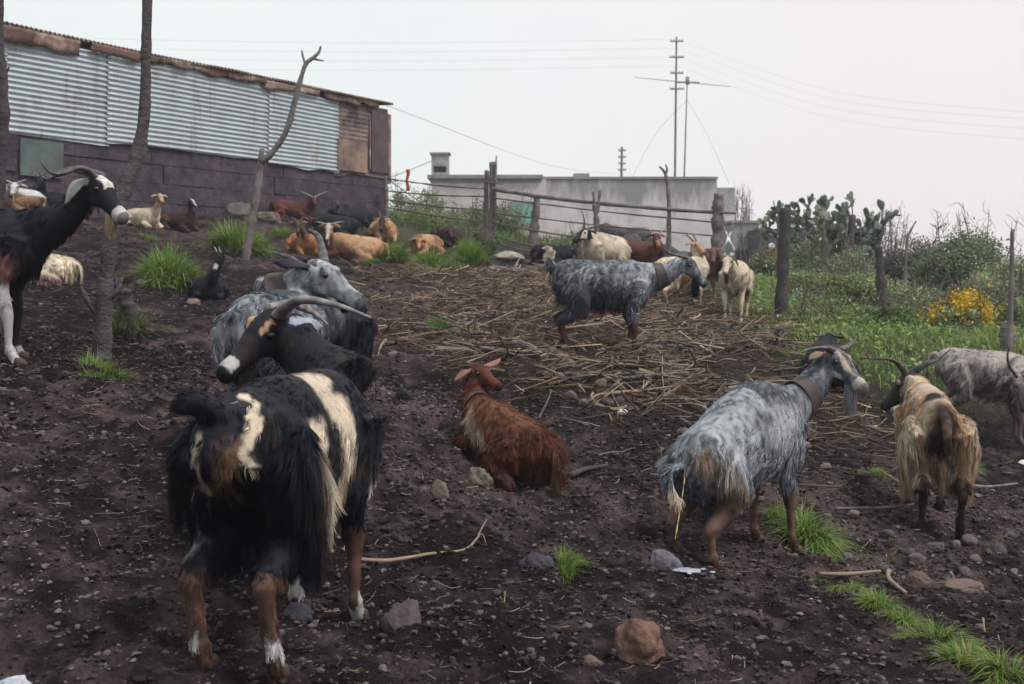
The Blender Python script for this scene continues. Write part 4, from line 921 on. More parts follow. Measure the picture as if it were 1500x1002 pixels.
def goat(label, px, d, yaw, s=1.0, group=None, py=None, lying=False, poll=None, muz=None, roll=0.0, horns=(), hornr=.016, horncol=(.075, .068, .068), ears='side', earcol=None, earlen=.15,
         col=None, n=9000, hair=.055, hairf=None, vox=.011, feet=((0, 0), (0, 0), (0, 0), (0, 0)), collar=None, tail='down', beard=.10, beardcol=None, fat=1.0, rad=None, tailr=.03, tailcol=None, hind_low=0.0,
         name='goat', eye=True, udder=False, seed=1, horn_m=36, curl=0.0, nbase=None, deep=1.0, ear_dirs=None, origin=None, headscale=1.0, tilt=None, neckfat=1.0):
    if py is not None:      # stand it on the ground seen at this photo height, same apparent size
        dn = hit(px, py)[1]; kk_ = dn / d; d = dn; s = s * kk_; sc3 = lambda v: (v[0], v[1], v[2] * kk_) if v is not None else None
        poll, muz, nbase = sc3(poll), sc3(muz), sc3(nbase); horns = [[sc3(v) for v in h_] for h_ in horns]
    g = np.random.default_rng(seed); yr = R(yaw); ca, sa = math.cos(yr), math.sin(yr)
    ox, oy = ((px - 750) / F * d, d) if origin is None else origin
    oz = float(gbase(np.array([ox]), np.array([oy]))[0])
    O = np.array([ox, oy, oz - .010 * s])
    def w2l(v):           # world -> canonical body coordinates
        v = (np.array(tuple(v)) - O) / s; return np.array([v[0] * ca + v[1] * sa, -v[0] * sa + v[1] * ca, v[2]])
    def gl(x, y):         # ground height under a body point
        X_, Y_ = ox + (x * ca - y * sa) * s, oy + (x * sa + y * ca) * s; return (gz1(X_, Y_) - oz) / s
    if tilt is None: tilt = np.clip((gl(.28, 0) - gl(-.28, 0)) / .56 * .8, -.35, .35)
    mb = MB(); bones = []
    def bone(a, b, r, tagn): bones.append((np.array(a, float), np.array(b, float), r, tagn))
    zo = -.385 if lying else 0.0
    st = [(-.43, .615, .04, .05), (-.405, .61, .095, .095), (-.34, .60, .135, .14), (-.24, .585, .15, .16), (-.12, .57, .165, .178), (0, .562, .175, .19), (.12, .57, .165, .19), (.22, .585, .142, .178), (.31, .60, .105, .145), (.37, .61, .05, .08)]
    base = lambda x: zo + tilt * x + (-hind_low * max(0, -x + .1) / .5 if hind_low else 0) + (0.02 if lying else 0)
    X = np.array([q[0] for q in st]); Zc = np.array([q[1] + base(q[0]) for q in st])
    wf = fat * (1.22 if lying else 1.0); hf = (.98 if lying else 1.0) * deep
    Yc = np.sin((X + .43) / .8 * 3.14) * curl
    addloft(mb, np.stack([X, Yc, Zc], 1), [q[2] * wf for q in st], [q[3] * hf for q in st], (0, 1, 0), n=20)
    for i in range(len(st) - 1): bone((X[i], Yc[i], Zc[i]), (X[i + 1], Yc[i + 1], Zc[i + 1]), .16, 0)
    # shoulders, haunches
    V, Fc = ICO2
    zs = lambda x, z: z + base(x)
    hooves = []; legpaths = []
    if not lying:
        for k, (sx, sy) in enumerate(((1, 1), (1, -1), (-1, 1), (-1, -1))):
            fx_, fy_ = feet[k]
            if sx > 0:
                J = [(.24, .085, .60, .085), (.215, .10, .47, .062), (.175, .10, .385, .042), (.20, .095, .245, .030), (.203, .095, .20, .022), (.198, .095, .105, .0175), (.202, .095, .078, .0245), (.218, .095, .045, .021), (.232, .095, .022, .024)]
            else:
                J = [(-.30, .08, .60, .11), (-.25, .105, .49, .098), (-.215, .11, .40, .068), (-.29, .105, .31, .040), (-.368, .10, .262, .032), (-.362, .10, .215, .023), (-.338, .10, .11, .0185), (-.333, .10, .085, .0255), (-.318, .10, .05, .0215), (-.305, .10, .022, .024)]
            gh = gl(J[-1][0] + fx_, sy * (J[-1][1]) + fy_)
            pts = []
            for (x, y, z, r) in J:
                w = 1 - min(1, z / .56); zz = (z / .6) * (zs(x, .6)) + gh * w if z < .6 else zs(x, z)
                zz = z + (zs(x, .6) - .6) * (1 - w) + gh * w
                pts.append((x + fx_ * w, sy * y + fy_ * w, zz, r))
            cp = np.array([q[:3] for q in pts]); rr = [q[3] for q in pts]
            c2 = spline(cp, 22); r2 = interp(rr, 22); addloft(mb, c2, r2 * .92, r2 * 1.06, (0, 1, 0), n=12)
            for i in range(len(pts) - 1): bone(cp[i], cp[i + 1], max(rr[i], .03), 3)
            hooves.append((cp[-1] + (.012, 0, -.004), sy)); legpaths.append(cp)
        if udder: mb.add(V * (.07, .085, .11) + (-.20, 0, .36 + base(-.2)), Fc); bone((-.2, 0, .33), (-.2, 0, .42), .09, 5)
    else:
        for k, (sx, sy) in enumerate(((1, 1), (1, -1), (-1, 1), (-1, -1))):
            if sx > 0: cp = np.array([(.22, sy * .09, .20), (.20, sy * .15, .12), (.36, sy * .13, .05), (.30, sy * .14, .035), (.20, sy * .13, .03)]); rr = [.085, .055, .034, .026, .026]
            else: cp = np.array([(-.28, sy * .10, .20), (-.12, sy * .20, .14), (-.32, sy * .22, .05), (-.20, sy * .235, .035), (-.06, sy * .24, .03)]); rr = [.13, .085, .036, .026, .026]
            fx_, fy_ = feet[k]; cp[-1] += (fx_, fy_, 0); cp[-2] += (fx_ * .5, fy_ * .5, 0)
            for i in range(5): cp[i][2] += gl(cp[i][0], cp[i][1]) * (1 if i > 1 else .6) + (tilt * cp[i][0] if i < 2 else 0) * .3
            c2 = spline(cp, 18); r2 = interp(rr, 18); addloft(mb, c2, r2, r2, (0, .3, 1), n=10)
            for i in range(4): bone(cp[i], cp[i + 1], rr[i], 3)
            hooves.append((cp[-1], sy))
    # neck and head
    if poll is None: poll = np.array([.52, 0, .92 + zo + tilt * .4 + (.06 if lying else 0)])
    else: poll = w2l(P(*poll)) if len(poll) == 3 else np.array(poll[:3])
    if muz is None: muz = poll + np.array([.2, 0, -.13])
    else: muz = w2l(P(*muz)) if len(muz) == 3 else np.array(muz[:3])
    f = muz - poll; f /= np.linalg.norm(f); hs = headscale
    sd_ = np.cross((0, 0, 1), f); sd_ /= np.linalg.norm(sd_) + 1e-9; up = np.cross(f, sd_)
    cr, sr = math.cos(R(roll)), math.sin(R(roll)); sd_, up = sd_ * cr + up * sr, up * cr - sd_ * sr
    HB = np.array([f, sd_, up])
    def hp(a, b, c): return poll + (np.array([a, b, c]) * hs) @ HB
    hst = [(-.045, -.012, .030, .040), (-.02, -.008, .046, .056), (.025, -.006, .052, .060), (.065, -.012, .052, .060), (.10, -.020, .045, .052), (.14, -.028, .036, .043), (.18, -.033, .031, .037), (.215, -.036, .033, .037), (.238, -.039, .031, .034), (.252, -.040, .024, .027)]
    addloft(mb, [hp(a, 0, b) for a, b, w_, h_ in hst], [w_ * hs for *_, w_, h_ in hst], [h_ * hs for *_, h_ in hst], tuple(sd_), n=16)
    for sg in (-1, 1):
        mb.add((V * .020 * hs) @ HB + hp(.055, sg * .038, .026), Fc); mb.add((V * (.05, .016, .03) * hs) @ HB + hp(.06, sg * .036, -.045), Fc)
        mb.add((V * (.016, .010, .010) * hs) @ HB + hp(.232, sg * .018, -.026), Fc)
    bone(hp(-.03, 0, 0), hp(.24, 0, -.035), .055, 2)
    nb = np.array([.25, Yc[-3], .61 + base(.25)]) if nbase is None else w2l(P(*nbase)); nk0 = nb + (.0, 0, .0); m1 = np.array([.38, 0, .70 + base(.38)]) if nbase is None else nb
    h0 = hp(-.02, 0, -.03)
    if nbase is None:
        L_ = np.linalg.norm(h0 - nb); ctrl = [nk0, nb * .55 + h0 * .45 + np.array([.05, 0, -.02]) * min(1, L_ / .4) + (0, 0, .0), h0]
    else: ctrl = [nk0, (nb + h0) / 2 + (0, 0, -.01), h0]
    nc = spline(ctrl, 14); tt = np.linspace(0, 1, 14)[:, None]; sides = np.array([(0, 1, 0)]) * (1 - tt ** 2) + sd_[None] * (tt ** 2); 
    addloft(mb, nc, interp([.105, .085, .066, .058, .050], 14) * neckfat, interp([.145, .115, .086, .072, .060], 14) * neckfat, sides, n=16)
    for i in range(0, 13, 3): bone(nc[i], nc[min(i + 3, 13)], .08, 1)
    neckdir = nc[0] - nc[-1]; neckdir /= np.linalg.norm(neckdir)
    # ears: thick curved leaves, part of the body
    earbones = []
    if ears:
        E = {'side': [(-.015, .05, .012), (-.03, .10, -.005), (-.035, .155, -.045)], 'droop': [(-.015, .05, .01), (-.02, .09, -.03), (-.01, .11, -.12)], 'up': [(-.02, .04, .03), (-.04, .08, .06), (-.07, .13, .08)], 'back': [(-.02, .045, .01), (-.08, .08, .0), (-.15, .10, -.02)], 'fwd': [(-.01, .05, .01), (.02, .10, -.01), (.05, .15, -.04)]}[ears]
        for kk, sg in enumerate((1, -1)):
            EE = ear_dirs[kk] if ear_dirs and ear_dirs[kk] else E
            q = [hp(a * (1 if i else 1), sg * b, c) for i, (a, b, c) in enumerate(EE)]
            q = [q[0] + (w_ - q[0]) * earlen / .15 for w_ in q]; q[0] = q[0]
            c_ = spline(q, 9); wd = interp([.016, .030, .036, .030, .008], 9) * hs * (earlen / .15) ** .5; th = np.full(9, max(.009, vox * .75) * hs)
            addloft(mb, c_, wd, th, tuple(f), n=10); bone(c_[1], c_[-1], .03, 6)
    # tail
    tb = np.array([-.42, 0, .665 + base(-.42)])
    TT = {'down': [(0, 0, 0), (-.05, 0, -.02), (-.075, 0, -.11), (-.07, 0, -.17)], 'up': [(.02, 0, -.02), (-.035, 0, .05), (-.02, 0, .12), (-.05, 0, .15)], 'side': [(0.05, 0, -.02), (.01, .04, .03), (.0, .075, .04), (-.015, .10, .02)],
          'curve': [(0, 0, -.02), (-.08, .03, -.02), (-.10, .01, -.09), (-.085, -.03, -.15)]}[tail]
    tp = np.array([tb + q for q in TT]); addloft(mb, spline(tp, 10), interp([tailr * 1.1, tailr, tailr * .8, tailr * .4], 10), interp([tailr * .8, tailr * .7, tailr * .5, tailr * .3], 10), (.1, 1, .1), n=10)
    for i in range(3): bone(tp[i], tp[i + 1], tailr, 4)
    for v in mb.v: v *= s
    me0 = mb.mesh('goat_body'); mb = None
    o0 = bpy.data.objects.new('tmp', me0); C.collection.objects.link(o0)
    md = o0.modifiers.new('r', 'REMESH'); md.mode = 'VOXEL'; md.voxel_size = vox * s; md.use_smooth_shade = True
    ms = o0.modifiers.new('s', 'SMOOTH'); ms.iterations = 3 if vox < .015 else 2; ms.factor = .5
    C.view_layer.update(); ev = o0.evaluated_get(C.evaluated_depsgraph_get()); me = bpy.data.meshes.new_from_object(ev)
    bpy.data.objects.remove(o0); bpy.data.meshes.remove(me0); me.name = 'goat_body'
    nv = len(me.vertices); co = np.empty(nv * 3); me.vertices.foreach_get('co', co); co = co.reshape(-1, 3)
    # slight lumpiness of muscle and fleece
    nr = np.empty(nv * 3); me.vertices.foreach_get('normal', nr); nr = nr.reshape(-1, 3)
    def regions(p):
        best = np.full(len(p), 1e9); reg = np.zeros(len(p), int); uu = np.zeros(len(p))
        for a, b, r, t_ in bones:
            e = b - a; t = np.clip(((p - a) @ e) / (e @ e + 1e-9), 0, 1); dd = np.linalg.norm(p - a - t[:, None] * e, axis=1) / r
            m_ = dd < best; best[m_] = dd[m_]; reg[m_] = t_; uu[m_] = t[m_]
        return reg, uu
    pc = co / s; reg, uu = regions(pc)
    amp = np.where(reg == 0, .022, np.where(reg == 1, .012, .003)); co = co + nr * ((vnoise(pc, 7, seed) - .5) * amp * s)[:, None]
    me.vertices.foreach_set('co', co.ravel()); me.update()
    def colour(p, reg, uu, rnd, nrm):
        q = dict(p=p, reg=reg, u=uu, rnd=rnd, n=nrm, h=(p - poll) @ HB.T / hs, ones=np.ones(len(p)), nu=((p - nc[0]) @ (nc[-1] - nc[0])) / ((nc[-1] - nc[0]) @ (nc[-1] - nc[0])))
        c = np.array(col(q), float); c = np.tile(c, (len(p), 1)) if c.ndim == 1 else c.copy()
        if earcol is not None: c[reg == 6] = earcol
        if tailcol is not None: c[reg == 4] = tailcol
        c = c * (.72 + .56 * vnoise(p, 11, seed + 8) ** 1.2)[:, None]
        c = c * np.where(reg == 2, .62 + .76 * vnoise(p, 55, seed + 9), 1.0)[:, None]
        nos = (q['h'][:, 0] > .232) & (reg == 2); c[nos] = c[nos] * .35
        return c
    vc = colour(pc, reg, uu, np.full(nv, .5), nr)
    for a in list(me.color_attributes): me.color_attributes.remove(a)
    setcol(me, vc * .85)
    root = bpy.data.objects.new(name, me); C.collection.objects.link(root); me.materials.clear(); me.materials.append(M_hide)
    me.polygons.foreach_set('use_smooth', np.ones(len(me.polygons), dtype=bool))
    root.location = O; root.rotation_euler = (0, 0, yr); tag(root, label, 'goat', group)
    # ---- coat: hair strands
    me.calc_loop_triangles(); nt = len(me.loop_triangles); tri = np.empty(nt * 3, int); me.loop_triangles.foreach_get('vertices', tri); tri = tri.reshape(-1, 3)
    A, B, D = co[tri[:, 0]], co[tri[:, 1]], co[tri[:, 2]]; ar = np.linalg.norm(np.cross(B - A, D - A), axis=1)
    dens = np.where(reg == 3, 2.6, np.where(reg == 2, 3.2, np.where(reg == 4, 2.0, 1.0)))[tri[:, 0]]
    pr = ar * dens; pr /= pr.sum()
    ti = g.choice(nt, n, p=pr); r1 = np.sqrt(g.random(n)); r2 = g.random(n); w0, w1, w2 = 1 - r1, r1 * (1 - r2), r1 * r2
    rt = A[ti] * w0[:, None] + B[ti] * w1[:, None] + D[ti] * w2[:, None]
    nn = nr[tri[ti, 0]] * w0[:, None] + nr[tri[ti, 1]] * w1[:, None] + nr[tri[ti, 2]] * w2[:, None]; nn /= np.linalg.norm(nn, axis=1)[:, None] + 1e-9
    p = rt / s; rg, ul = regions(p)
    bz = tilt * p[:, 0]
    fl = np.zeros((n, 3)); hl = np.full(n, hair)
    m0 = rg == 0; side_ = np.sign(p[:, 1])
    spine = np.clip((p[:, 2] - (.66 + zo) - bz) / .08, 0, 1)
    fl[m0] = np.stack([-.62 - .3 * spine, side_ * .35 * spine, -.75 + .2 * spine], 1)[m0]
    rump = m0 & (nn[:, 0] < -.45); fl[rump] = np.stack([np.full(n, -.25), side_ * .25, np.full(n, -1.0)], 1)[rump]
    chest = m0 & (nn[:, 0] > .5); fl[chest] = (0, 0, -1)
    low = np.clip((.60 + zo + bz - p[:, 2]) / .15, 0, 1); hl = np.where(m0, hair * (.75 + .75 * low), hl)
    m1_ = rg == 1; fl[m1_] = neckdir * .8 + np.array([0, 0, -.55]); hl[m1_] = hair * .75
    m2_ = rg == 2; fl[m2_] = -f; hh = (p - poll) @ HB.T; hl[m2_] = .012 + .010 * np.clip(1 - hh[m2_][:, 0] / .08, 0, 1)
    m3_ = rg == 3; up_ = m3_ & (p[:, 2] > .46 + bz) & (not lying); fl[m3_] = (-.25, 0, -1.0); fl[up_] = np.stack([np.full(n, -.62), side_ * .1, np.full(n, -.8)], 1)[up_]; lz = p[:, 2] if not lying else p[:, 2] * 0 + .3
    hl[m3_] = (.017 + np.clip((lz - .26) / .16, 0, 1) * (hair * 1.15 - .01))[m3_]
    hl[m3_ & (p[:, 0] > 0) & (p[:, 2] > .40) & (not lying)] *= .6; hl[up_ & (p[:, 0] < 0)] *= .8
    m4_ = rg == 4; td = tp[-1] - tp[0]; td = td / np.linalg.norm(td); fl[m4_] = td + np.array([0, 0, -.15]); hl[m4_] = max(.05, hair * .9)
    m6_ = rg == 6; fl[m6_] = nn[m6_] * .1 - f * .0 + np.array([0, 0, -.3]); hl[m6_] = .008
    hl[rg == 5] = .012
    q = dict(p=p, reg=rg, n=nn, low=low, h=hh)
    if hairf is not None: hl = hairf(q, hl)
    hl = hl * g.uniform(.65, 1.25, n) * (.75 + .5 * vnoise(p, 12, seed + 5))
    # flow noise so that locks part and cross
    fn = np.stack([vnoise(p, 8, seed + 11 + k) + .6 * vnoise(p, 19, seed + 31 + k) for k in range(3)], 1) - .8; fl = fl + fn * 1.05 + g.normal(0, .12, (n, 3))
    fl -= (fl * nn).sum(1)[:, None] * nn; fl /= np.linalg.norm(fl, axis=1)[:, None] + 1e-9
    lift = .05 + .10 * g.random(n)
    K = 5; t = np.linspace(0, 1, K)
    dirv = fl + nn * lift[:, None]; dirv /= np.linalg.norm(dirv, axis=1)[:, None]
    dn_ = np.tile(np.array([0, 0, -1.0]), (n, 1)); gv = dn_ - np.minimum(0, (dn_ * nn).sum(1))[:, None] * nn      # hair lies on the back instead of sinking into it
    aa = np.clip((hl - .05) / .12, 0, .6)[:, None]; dirv = dirv * (1 - aa) + gv * aa; dirv /= np.linalg.norm(dirv, axis=1)[:, None]
    L_ = hl * s
    S = rt[:, None] - nn[:, None] * .002 + dirv[:, None] * (L_[:, None] * t[None])[..., None]
    gr = np.clip(L_ / s / .12, 0, 1) * .75
    S += gv[:, None] * ((gr * L_)[:, None] * (t ** 1.8)[None])[..., None]
    # clumping into locks
    from mathutils.kdtree import KDTree
    ncl = max(40, int(n * .045)); ci = g.choice(n, ncl, replace=False); kd = KDTree(ncl)
    for j, c_ in enumerate(ci): kd.insert(rt[c_], j)
    kd.balance(); near = np.array([kd.find(v)[1] for v in rt]); cs = S[ci[near]]; dcl = np.linalg.norm(rt[ci[near]] - rt, axis=1)
    wcl = (t[None] ** 1.3) * (.62 * np.clip(hl / .03, 0, 1) * (dcl < .05 * s))[:, None]
    S = S * (1 - wcl[..., None]) + cs * wcl[..., None]
    S[:, 1:] += g.normal(0, 1, (n, 1, 3)) * (L_[:, None] * t[None, 1:] * .05)[..., None]
    wv = g.normal(0, 1, (ncl, 3)); wv2 = wv[near]; S += wv2[:, None] * (np.sin(t * 5.5 + 1.0)[None] * t[None] * L_[:, None] * .07)[..., None]
    rnd = g.random(n) * .75 + .25 * (vnoise(p, 40, 3)); cl = colour(p, rg, ul, rnd, nn) * (.72 + .56 * g.random((n, 1))) * g.uniform(.62, 1.42, (ncl, 1))[near]
    rr0 = rad or .0011
    RR = np.broadcast_to((rr0 * np.array([.9, 1.0, .85, .6, .12]))[None], (n, K)).copy()
    if beard:
        bn = int(160 * (beard / .1) * max(1, n / 12000)); bp = np.array([hp(g.normal(.165, .014), g.normal(0, .008), -.062) for _ in range(bn)]) * s
        bd = np.array([0, 0, -1.0]) - f * .12 + g.normal(0, .10, (bn, 3)); bd /= np.linalg.norm(bd, axis=1)[:, None]
        BL = beard * s * g.uniform(.5, 1.15, bn); BS = bp[:, None] + bd[:, None] * (BL[:, None] * t[None])[..., None]
        mean = BS.mean(0)[None]; BS = BS * (1 - .45 * (t ** 1.5)[None, :, None]) + (mean + 0) * .45 * (t ** 1.5)[None, :, None]
        S = np.concatenate([S, BS]); RR = np.concatenate([RR, np.tile(RR[0] * 1.3, (bn, 1))]); bc = np.array(beardcol if beardcol is not None else vc[(reg == 2)].mean(0)); cl = np.concatenate([cl, bc * g.uniform(.6, 1.3, (bn, 1))])
    NN = len(S); hc = bpy.data.hair_curves.new('coat'); hc.add_curves([K] * NN)
    hc.attributes['position'].data.foreach_set('vector', S.astype(np.float32).ravel())
    ra = hc.attributes.get('radius') or hc.attributes.new('radius', 'FLOAT', 'POINT'); ra.data.foreach_set('value', RR.astype(np.float32).ravel())
    at = hc.attributes.new('col', 'FLOAT_COLOR', 'CURVE'); c4 = np.ones((NN, 4), np.float32); c4[:, :3] = np.clip(cl, 0, 1); at.data.foreach_set('color', c4.ravel())
    hc.materials.append(M_fur); co_ = bpy.data.objects.new('coat', hc); C.collection.objects.link(co_); co_.parent = root
    # ---- horns
    _lat = [float((w2l(P(*h_[-1])) - poll) @ sd_) if not (isinstance(h_[0], tuple) and abs(h_[0][0]) < 3) else h_[-1][1] for h_ in horns]
    for hi, h_ in enumerate(horns):
        hpts = [(w2l(P(*q_)) if not isinstance(q_, tuple) or abs(q_[0]) > 3 else hp(*q_)) for q_ in h_]
        sgn = (1 if _lat[hi] >= max(_lat) else -1) if len(horns) > 1 else (1 if _lat[hi] > 0 else -1)
        hpts[0] = hp(-.004, sgn * .026, .036)
        hm = MB(); m_ = horn_m; c_ = spline(hpts, m_); t_ = np.linspace(0, 1, m_); rb = hornr * (1 - .86 * t_ ** 1.15) * (1 + .05 * np.sin(t_ * m_ * 2.6) * (1 - t_))
        V_, Q_, T_ = loft(c_ * s, rb * 1.25 * s, rb * .8 * s, tuple(f * .6 + up * .4), n=12); n0 = 0
        cc = np.array(horncol)[None] * (1 + .35 * np.sin(np.repeat(t_, 12) * 34))[:, None]; cc = np.concatenate([cc, cc[:1], cc[-1:]])
        hm.add(V_, Q_, cc); hm.f.append(T_); obj('horn', hm, M_horn, root)
    for (hpz, sy) in hooves:
        hm = MB()
        for q_ in (-1, 1):
            W_ = V * (.029, .0125, .026) + (0, q_ * .0118, 0); W_[:, 2] = np.clip(W_[:, 2], -.024, .03); W_[:, 0] += -W_[:, 2] * .55; W_[:, 1] = q_ * .0118 + (W_[:, 1] - q_ * .0118) * (1 - .5 * np.clip(W_[:, 0] / .03, 0, 1))
            hm.add((W_ + hpz + (0.004, 0, 0.0)) * s, Fc)
        obj('hoof', hm, M_hoof, root)
    if eye:
        for sg in (-1, 1):
            em = MB(); em.add(((V * .0135 * hs) @ HB + hp(.066, sg * .0485, .012)) * s, Fc); obj('eye', em, M_eye, root)
    if collar:
        c0, c1, rc = collar; k0, k1 = int(c0 * 13), max(int(c0 * 13) + 1, int(c1 * 13)); m_ = MB(); tt2 = np.linspace(c0, c1, 8)
        cc = np.stack([np.interp(tt2, np.linspace(0, 1, 14), nc[:, i]) for i in range(3)], 1); sc = np.stack([np.interp(tt2, np.linspace(0, 1, 14), sides[:, i]) for i in range(3)], 1)
        rw = np.interp(tt2, np.linspace(0, 1, 5), [.105, .085, .066, .058, .050]) * neckfat * rc + .007; rh = np.interp(tt2, np.linspace(0, 1, 5), [.145, .115, .086, .072, .060]) * neckfat * rc + .007
        V_, Q_, _ = loft(cc * s, rw * s, rh * s, sc, n=28, cap=False); V_ = V_ + (vnoise(V_, 14, 4)[:, None] - .5) * .008; m_.add(V_, Q_); solid(obj('collar', m_, M_leather, root), .005)
    return root

# ------------------------------------------------------------------ the herd
YARD = 'goats standing about the yard'; REST = 'goats lying in the yard'; FARR = 'goats standing by the fence'
LEGC = np.array([.155, .085, .062])
def c_main(q):
    p, h, rnd = q['p'], q['h'], q['rnd']; c = np.tile(BLK, (len(p), 1)); leg = (q['reg'] == 3); cw = CRM * 1.1
    def add(pts, rad, colr, seed, soft=.35, only=None, k=1.0):
        nonlocal c
        w = patch(c, p, pts, rad, soft, seed) * k
        if only is not None: w = w * only
        c = mixw(c, np.array(colr), w)
    tor = q['reg'] != 2
    add([(.03, -.03, .75), (-.01, -.11, .70), (.04, -.16, .62), (.07, -.17, .53), (.05, -.14, .45)], .052, cw, 3, only=tor)
    add([(-.16, -.155, .585), (-.14, -.165, .53)], .062, cw, 4, only=tor)
    add([(-.02, -.14, .43), (-.1, -.12, .38)], .04, TAN * .7, 5, only=tor)
    add([(-.41, -.02, .60), (-.40, -.02, .52)], .032, TAN * .35, 6)
    add([(-.34, -.02, .725), (-.38, -.085, .69), (-.41, -.10, .62), (-.40, -.10, .57)], .017, cw, 7)
    add([(-.40, .05, .62), (-.38, .07, .50), (-.36, .06, .42)], .020, CRM * .8, 8)
    add([(-.425, -.035, .635)], .022, (.05, .035, .05), 9, .2)
    add([(.22, -.10, .46), (.24, -.11, .36)], .035, WHT * .7, 10, only=leg)
    add([(-.34, .14, .42), (-.36, .13, .30)], .03, WHT * .4, 11)
    dirt = sstep(.60, .42, p[:, 2]) * sstep(.35, .7, vnoise(p, 9, 71)) * .45; c = mixw(c, TAN * .35, dirt * (c[:, 0] > .1)); c = mixw(c, np.array([.03, .022, .018]), (c[:, 0] < .1) * (vnoise(p, 14, 72) > .62) * .5)
    low = leg & (p[:, 2] < .30); t = vnoise(p, 22, 4)
    c[low] = mixw(LEGC * .75, LEGC * .3, np.clip(t * 1.6 - .45, 0, 1))[low]
    fr = low & (p[:, 0] > 0); c[fr & (p[:, 1] > 0) & (p[:, 2] > .07) & (p[:, 2] < .17)] = WHT * .75; c[fr & (p[:, 1] < 0) & (p[:, 2] < .10) & (p[:, 0] > .19)] = WHT * .7
    hd_ = low & (p[:, 0] < 0) & (p[:, 2] > .085) & (p[:, 2] < .135) & (np.abs(p[:, 1]) > .09); c[hd_] = WHT * .7
    hd = q['reg'] == 2; st = hd & (h[:, 0] > .03) & (h[:, 0] < .09) & (np.abs(h[:, 1]) > .024) & (np.abs(h[:, 1]) < .044) & (h[:, 2] > .024); c[st] = TAN * 1.1
    nz = hd & (h[:, 0] > .19) & (h[:, 0] < .235) & (h[:, 2] > -.022); c[nz] = WHT * .7; return c
g1 = goat('large black goat with cream flank patches turning its horned head back', 0, 0, 75, s=1.07, fat=.88, origin=(-.65, 3.40), group=YARD,
     poll=(402, 472, 3.86), muz=(338, 524, 3.72), roll=-18, nbase=(498, 570, 3.80), headscale=1.0, neckfat=1.25, earcol=(.26, .30, .38), earlen=.14, col=c_main, n=66000, hair=.056, ear_dirs=[[(-.02, .05, .0), (-.05, .09, -.02), (-.11, .10, -.06)]] * 2, vox=.0085, rad=.0008,
     horns=[[(408, 452, 3.76), (438, 440, 3.70), (490, 446, 3.62), (543, 465, 3.55)], [(400, 450, 3.86), (430, 446, 3.92), (455, 455, 3.98), (480, 475, 4.0)]], hornr=.024, horncol=(.16, .15, .15), ears='droop', beard=.06, tail='side', tailr=.05, collar=(.0, .10, .8), seed=3, hairf=lambda q, h: h * np.where((q['n'][:, 0] < -.3) | (q['p'][:, 2] > .62), .6, 1) * np.where((q['reg'] == 3) & (q['p'][:, 0] < 0), 1.5, 1))
def c_two(q):
    p = q['p']; c = roan(p, q['rnd'], bias=.42, seed=4); d = sstep(-.05, .12, p[:, 0] * .8 - (p[:, 2] - .62) * 1.1) * (q['reg'] != 2) * (q['reg'] != 1); c = mixw(c, BLK, d)
    hd = (q['reg'] == 2) | (q['reg'] == 1); c[hd] = roan(p[hd], q['rnd'][hd], bias=.68, seed=9); return c
goat('grey roan goat behind the black one with wide brown collar and raised muzzle', 447, 4.9, 60, s=1.04, fat=.80, group=YARD, poll=(466, 398, 4.86), muz=(549, 440, 4.75), nbase=(405, 440, 4.95), roll=0, col=c_two, n=44000, hair=.042, vox=.009, rad=.0009,
     horns=[[(468, 388, 4.84), (448, 392, 4.84), (425, 378, 4.86), (398, 369, 4.9)], [(484, 386, 4.92), (472, 366, 4.95), (466, 345, 5.0), (452, 336, 5.05)]], hornr=.019, horncol=(.085, .08, .085), ears='back', earcol=(.02, .022, .03), beard=.05, beardcol=BLK, collar=(.25, .62, 1.05), neckfat=1.05, seed=5)
def c_three(q):
    p, h = q['p'], q['h']; c = np.tile(BLK * .9, (len(p), 1)); w = patch(c, p, [(-.4, -.15, .55), (-.05, -.17, .52), (.14, -.15, .44)], .13); c = mixw(c, np.array([.22, .11, .10]), w)
    leg = (q['reg'] == 3) & (p[:, 2] < .40) & (p[:, 1] < 0); c[leg] = WHT * .75; leg2 = (q['reg'] == 3) & (p[:, 2] < .07); c[leg2] = WHT * .7
    hd = q['reg'] == 2; fw = hd & (h[:, 2] > .015) & (h[:, 0] > .0) & (h[:, 0] < .09) & (np.abs(h[:, 1]) < .03); c[fw] = WHT; mz = hd & (h[:, 0] > .19); c[mz] = WHT * .7
    nk = patch(c, p, [(.56, -.10, .93), (.50, -.09, .90)], .05) * (q['reg'] == 1); return mixw(c, WHT * .7, nk)
goat('tall black goat with spiral horns standing beside the crooked trunk', 0, 0, 0, s=1.0, origin=(-2.72, 5.72), group=YARD, headscale=1.08, poll=(141, 270, 5.62), muz=(190, 314, 5.5), col=c_three, n=30000, hair=.05, vox=.0095, rad=.0010,
     horns=[[(148, 256, 5.56), (118, 246, 5.5), (92, 254, 5.45), (74, 253, 5.42), (58, 236, 5.4)], [(140, 256, 5.68), (112, 248, 5.74), (84, 256, 5.8), (66, 262, 5.82), (56, 250, 5.84)]], hornr=.020, ears='droop', earcol=WHT * .55, beard=.12, beardcol=(.42, .33, .20), feet=((-.02, 0), (.04, 0), (0, 0), (0, 0)), seed=7)
goat('black kid with a white nose lying beside the biggest tuft', 306, 10.0, -75, s=.66, lying=True, group=REST, poll=(322, 372, 9.75), muz=(308, 402, 9.62), col=lambda q: mixw(np.tile(BLK, (len(q['p']), 1)), WHT * .7, (q['reg'] == 2) * (q['h'][:, 0] > .16) * (q['h'][:, 2] > -.04)), n=9000, hair=.05, vox=.014, rad=.0016,
     horns=[[(0., .02, .05), (-.02, .03, .09), (-.04, .04, .11)], [(0., -.02, .05), (-.02, -.03, .09), (-.04, -.04, .11)]], hornr=.011, horncol=(.4, .36, .3), beard=0, seed=8)
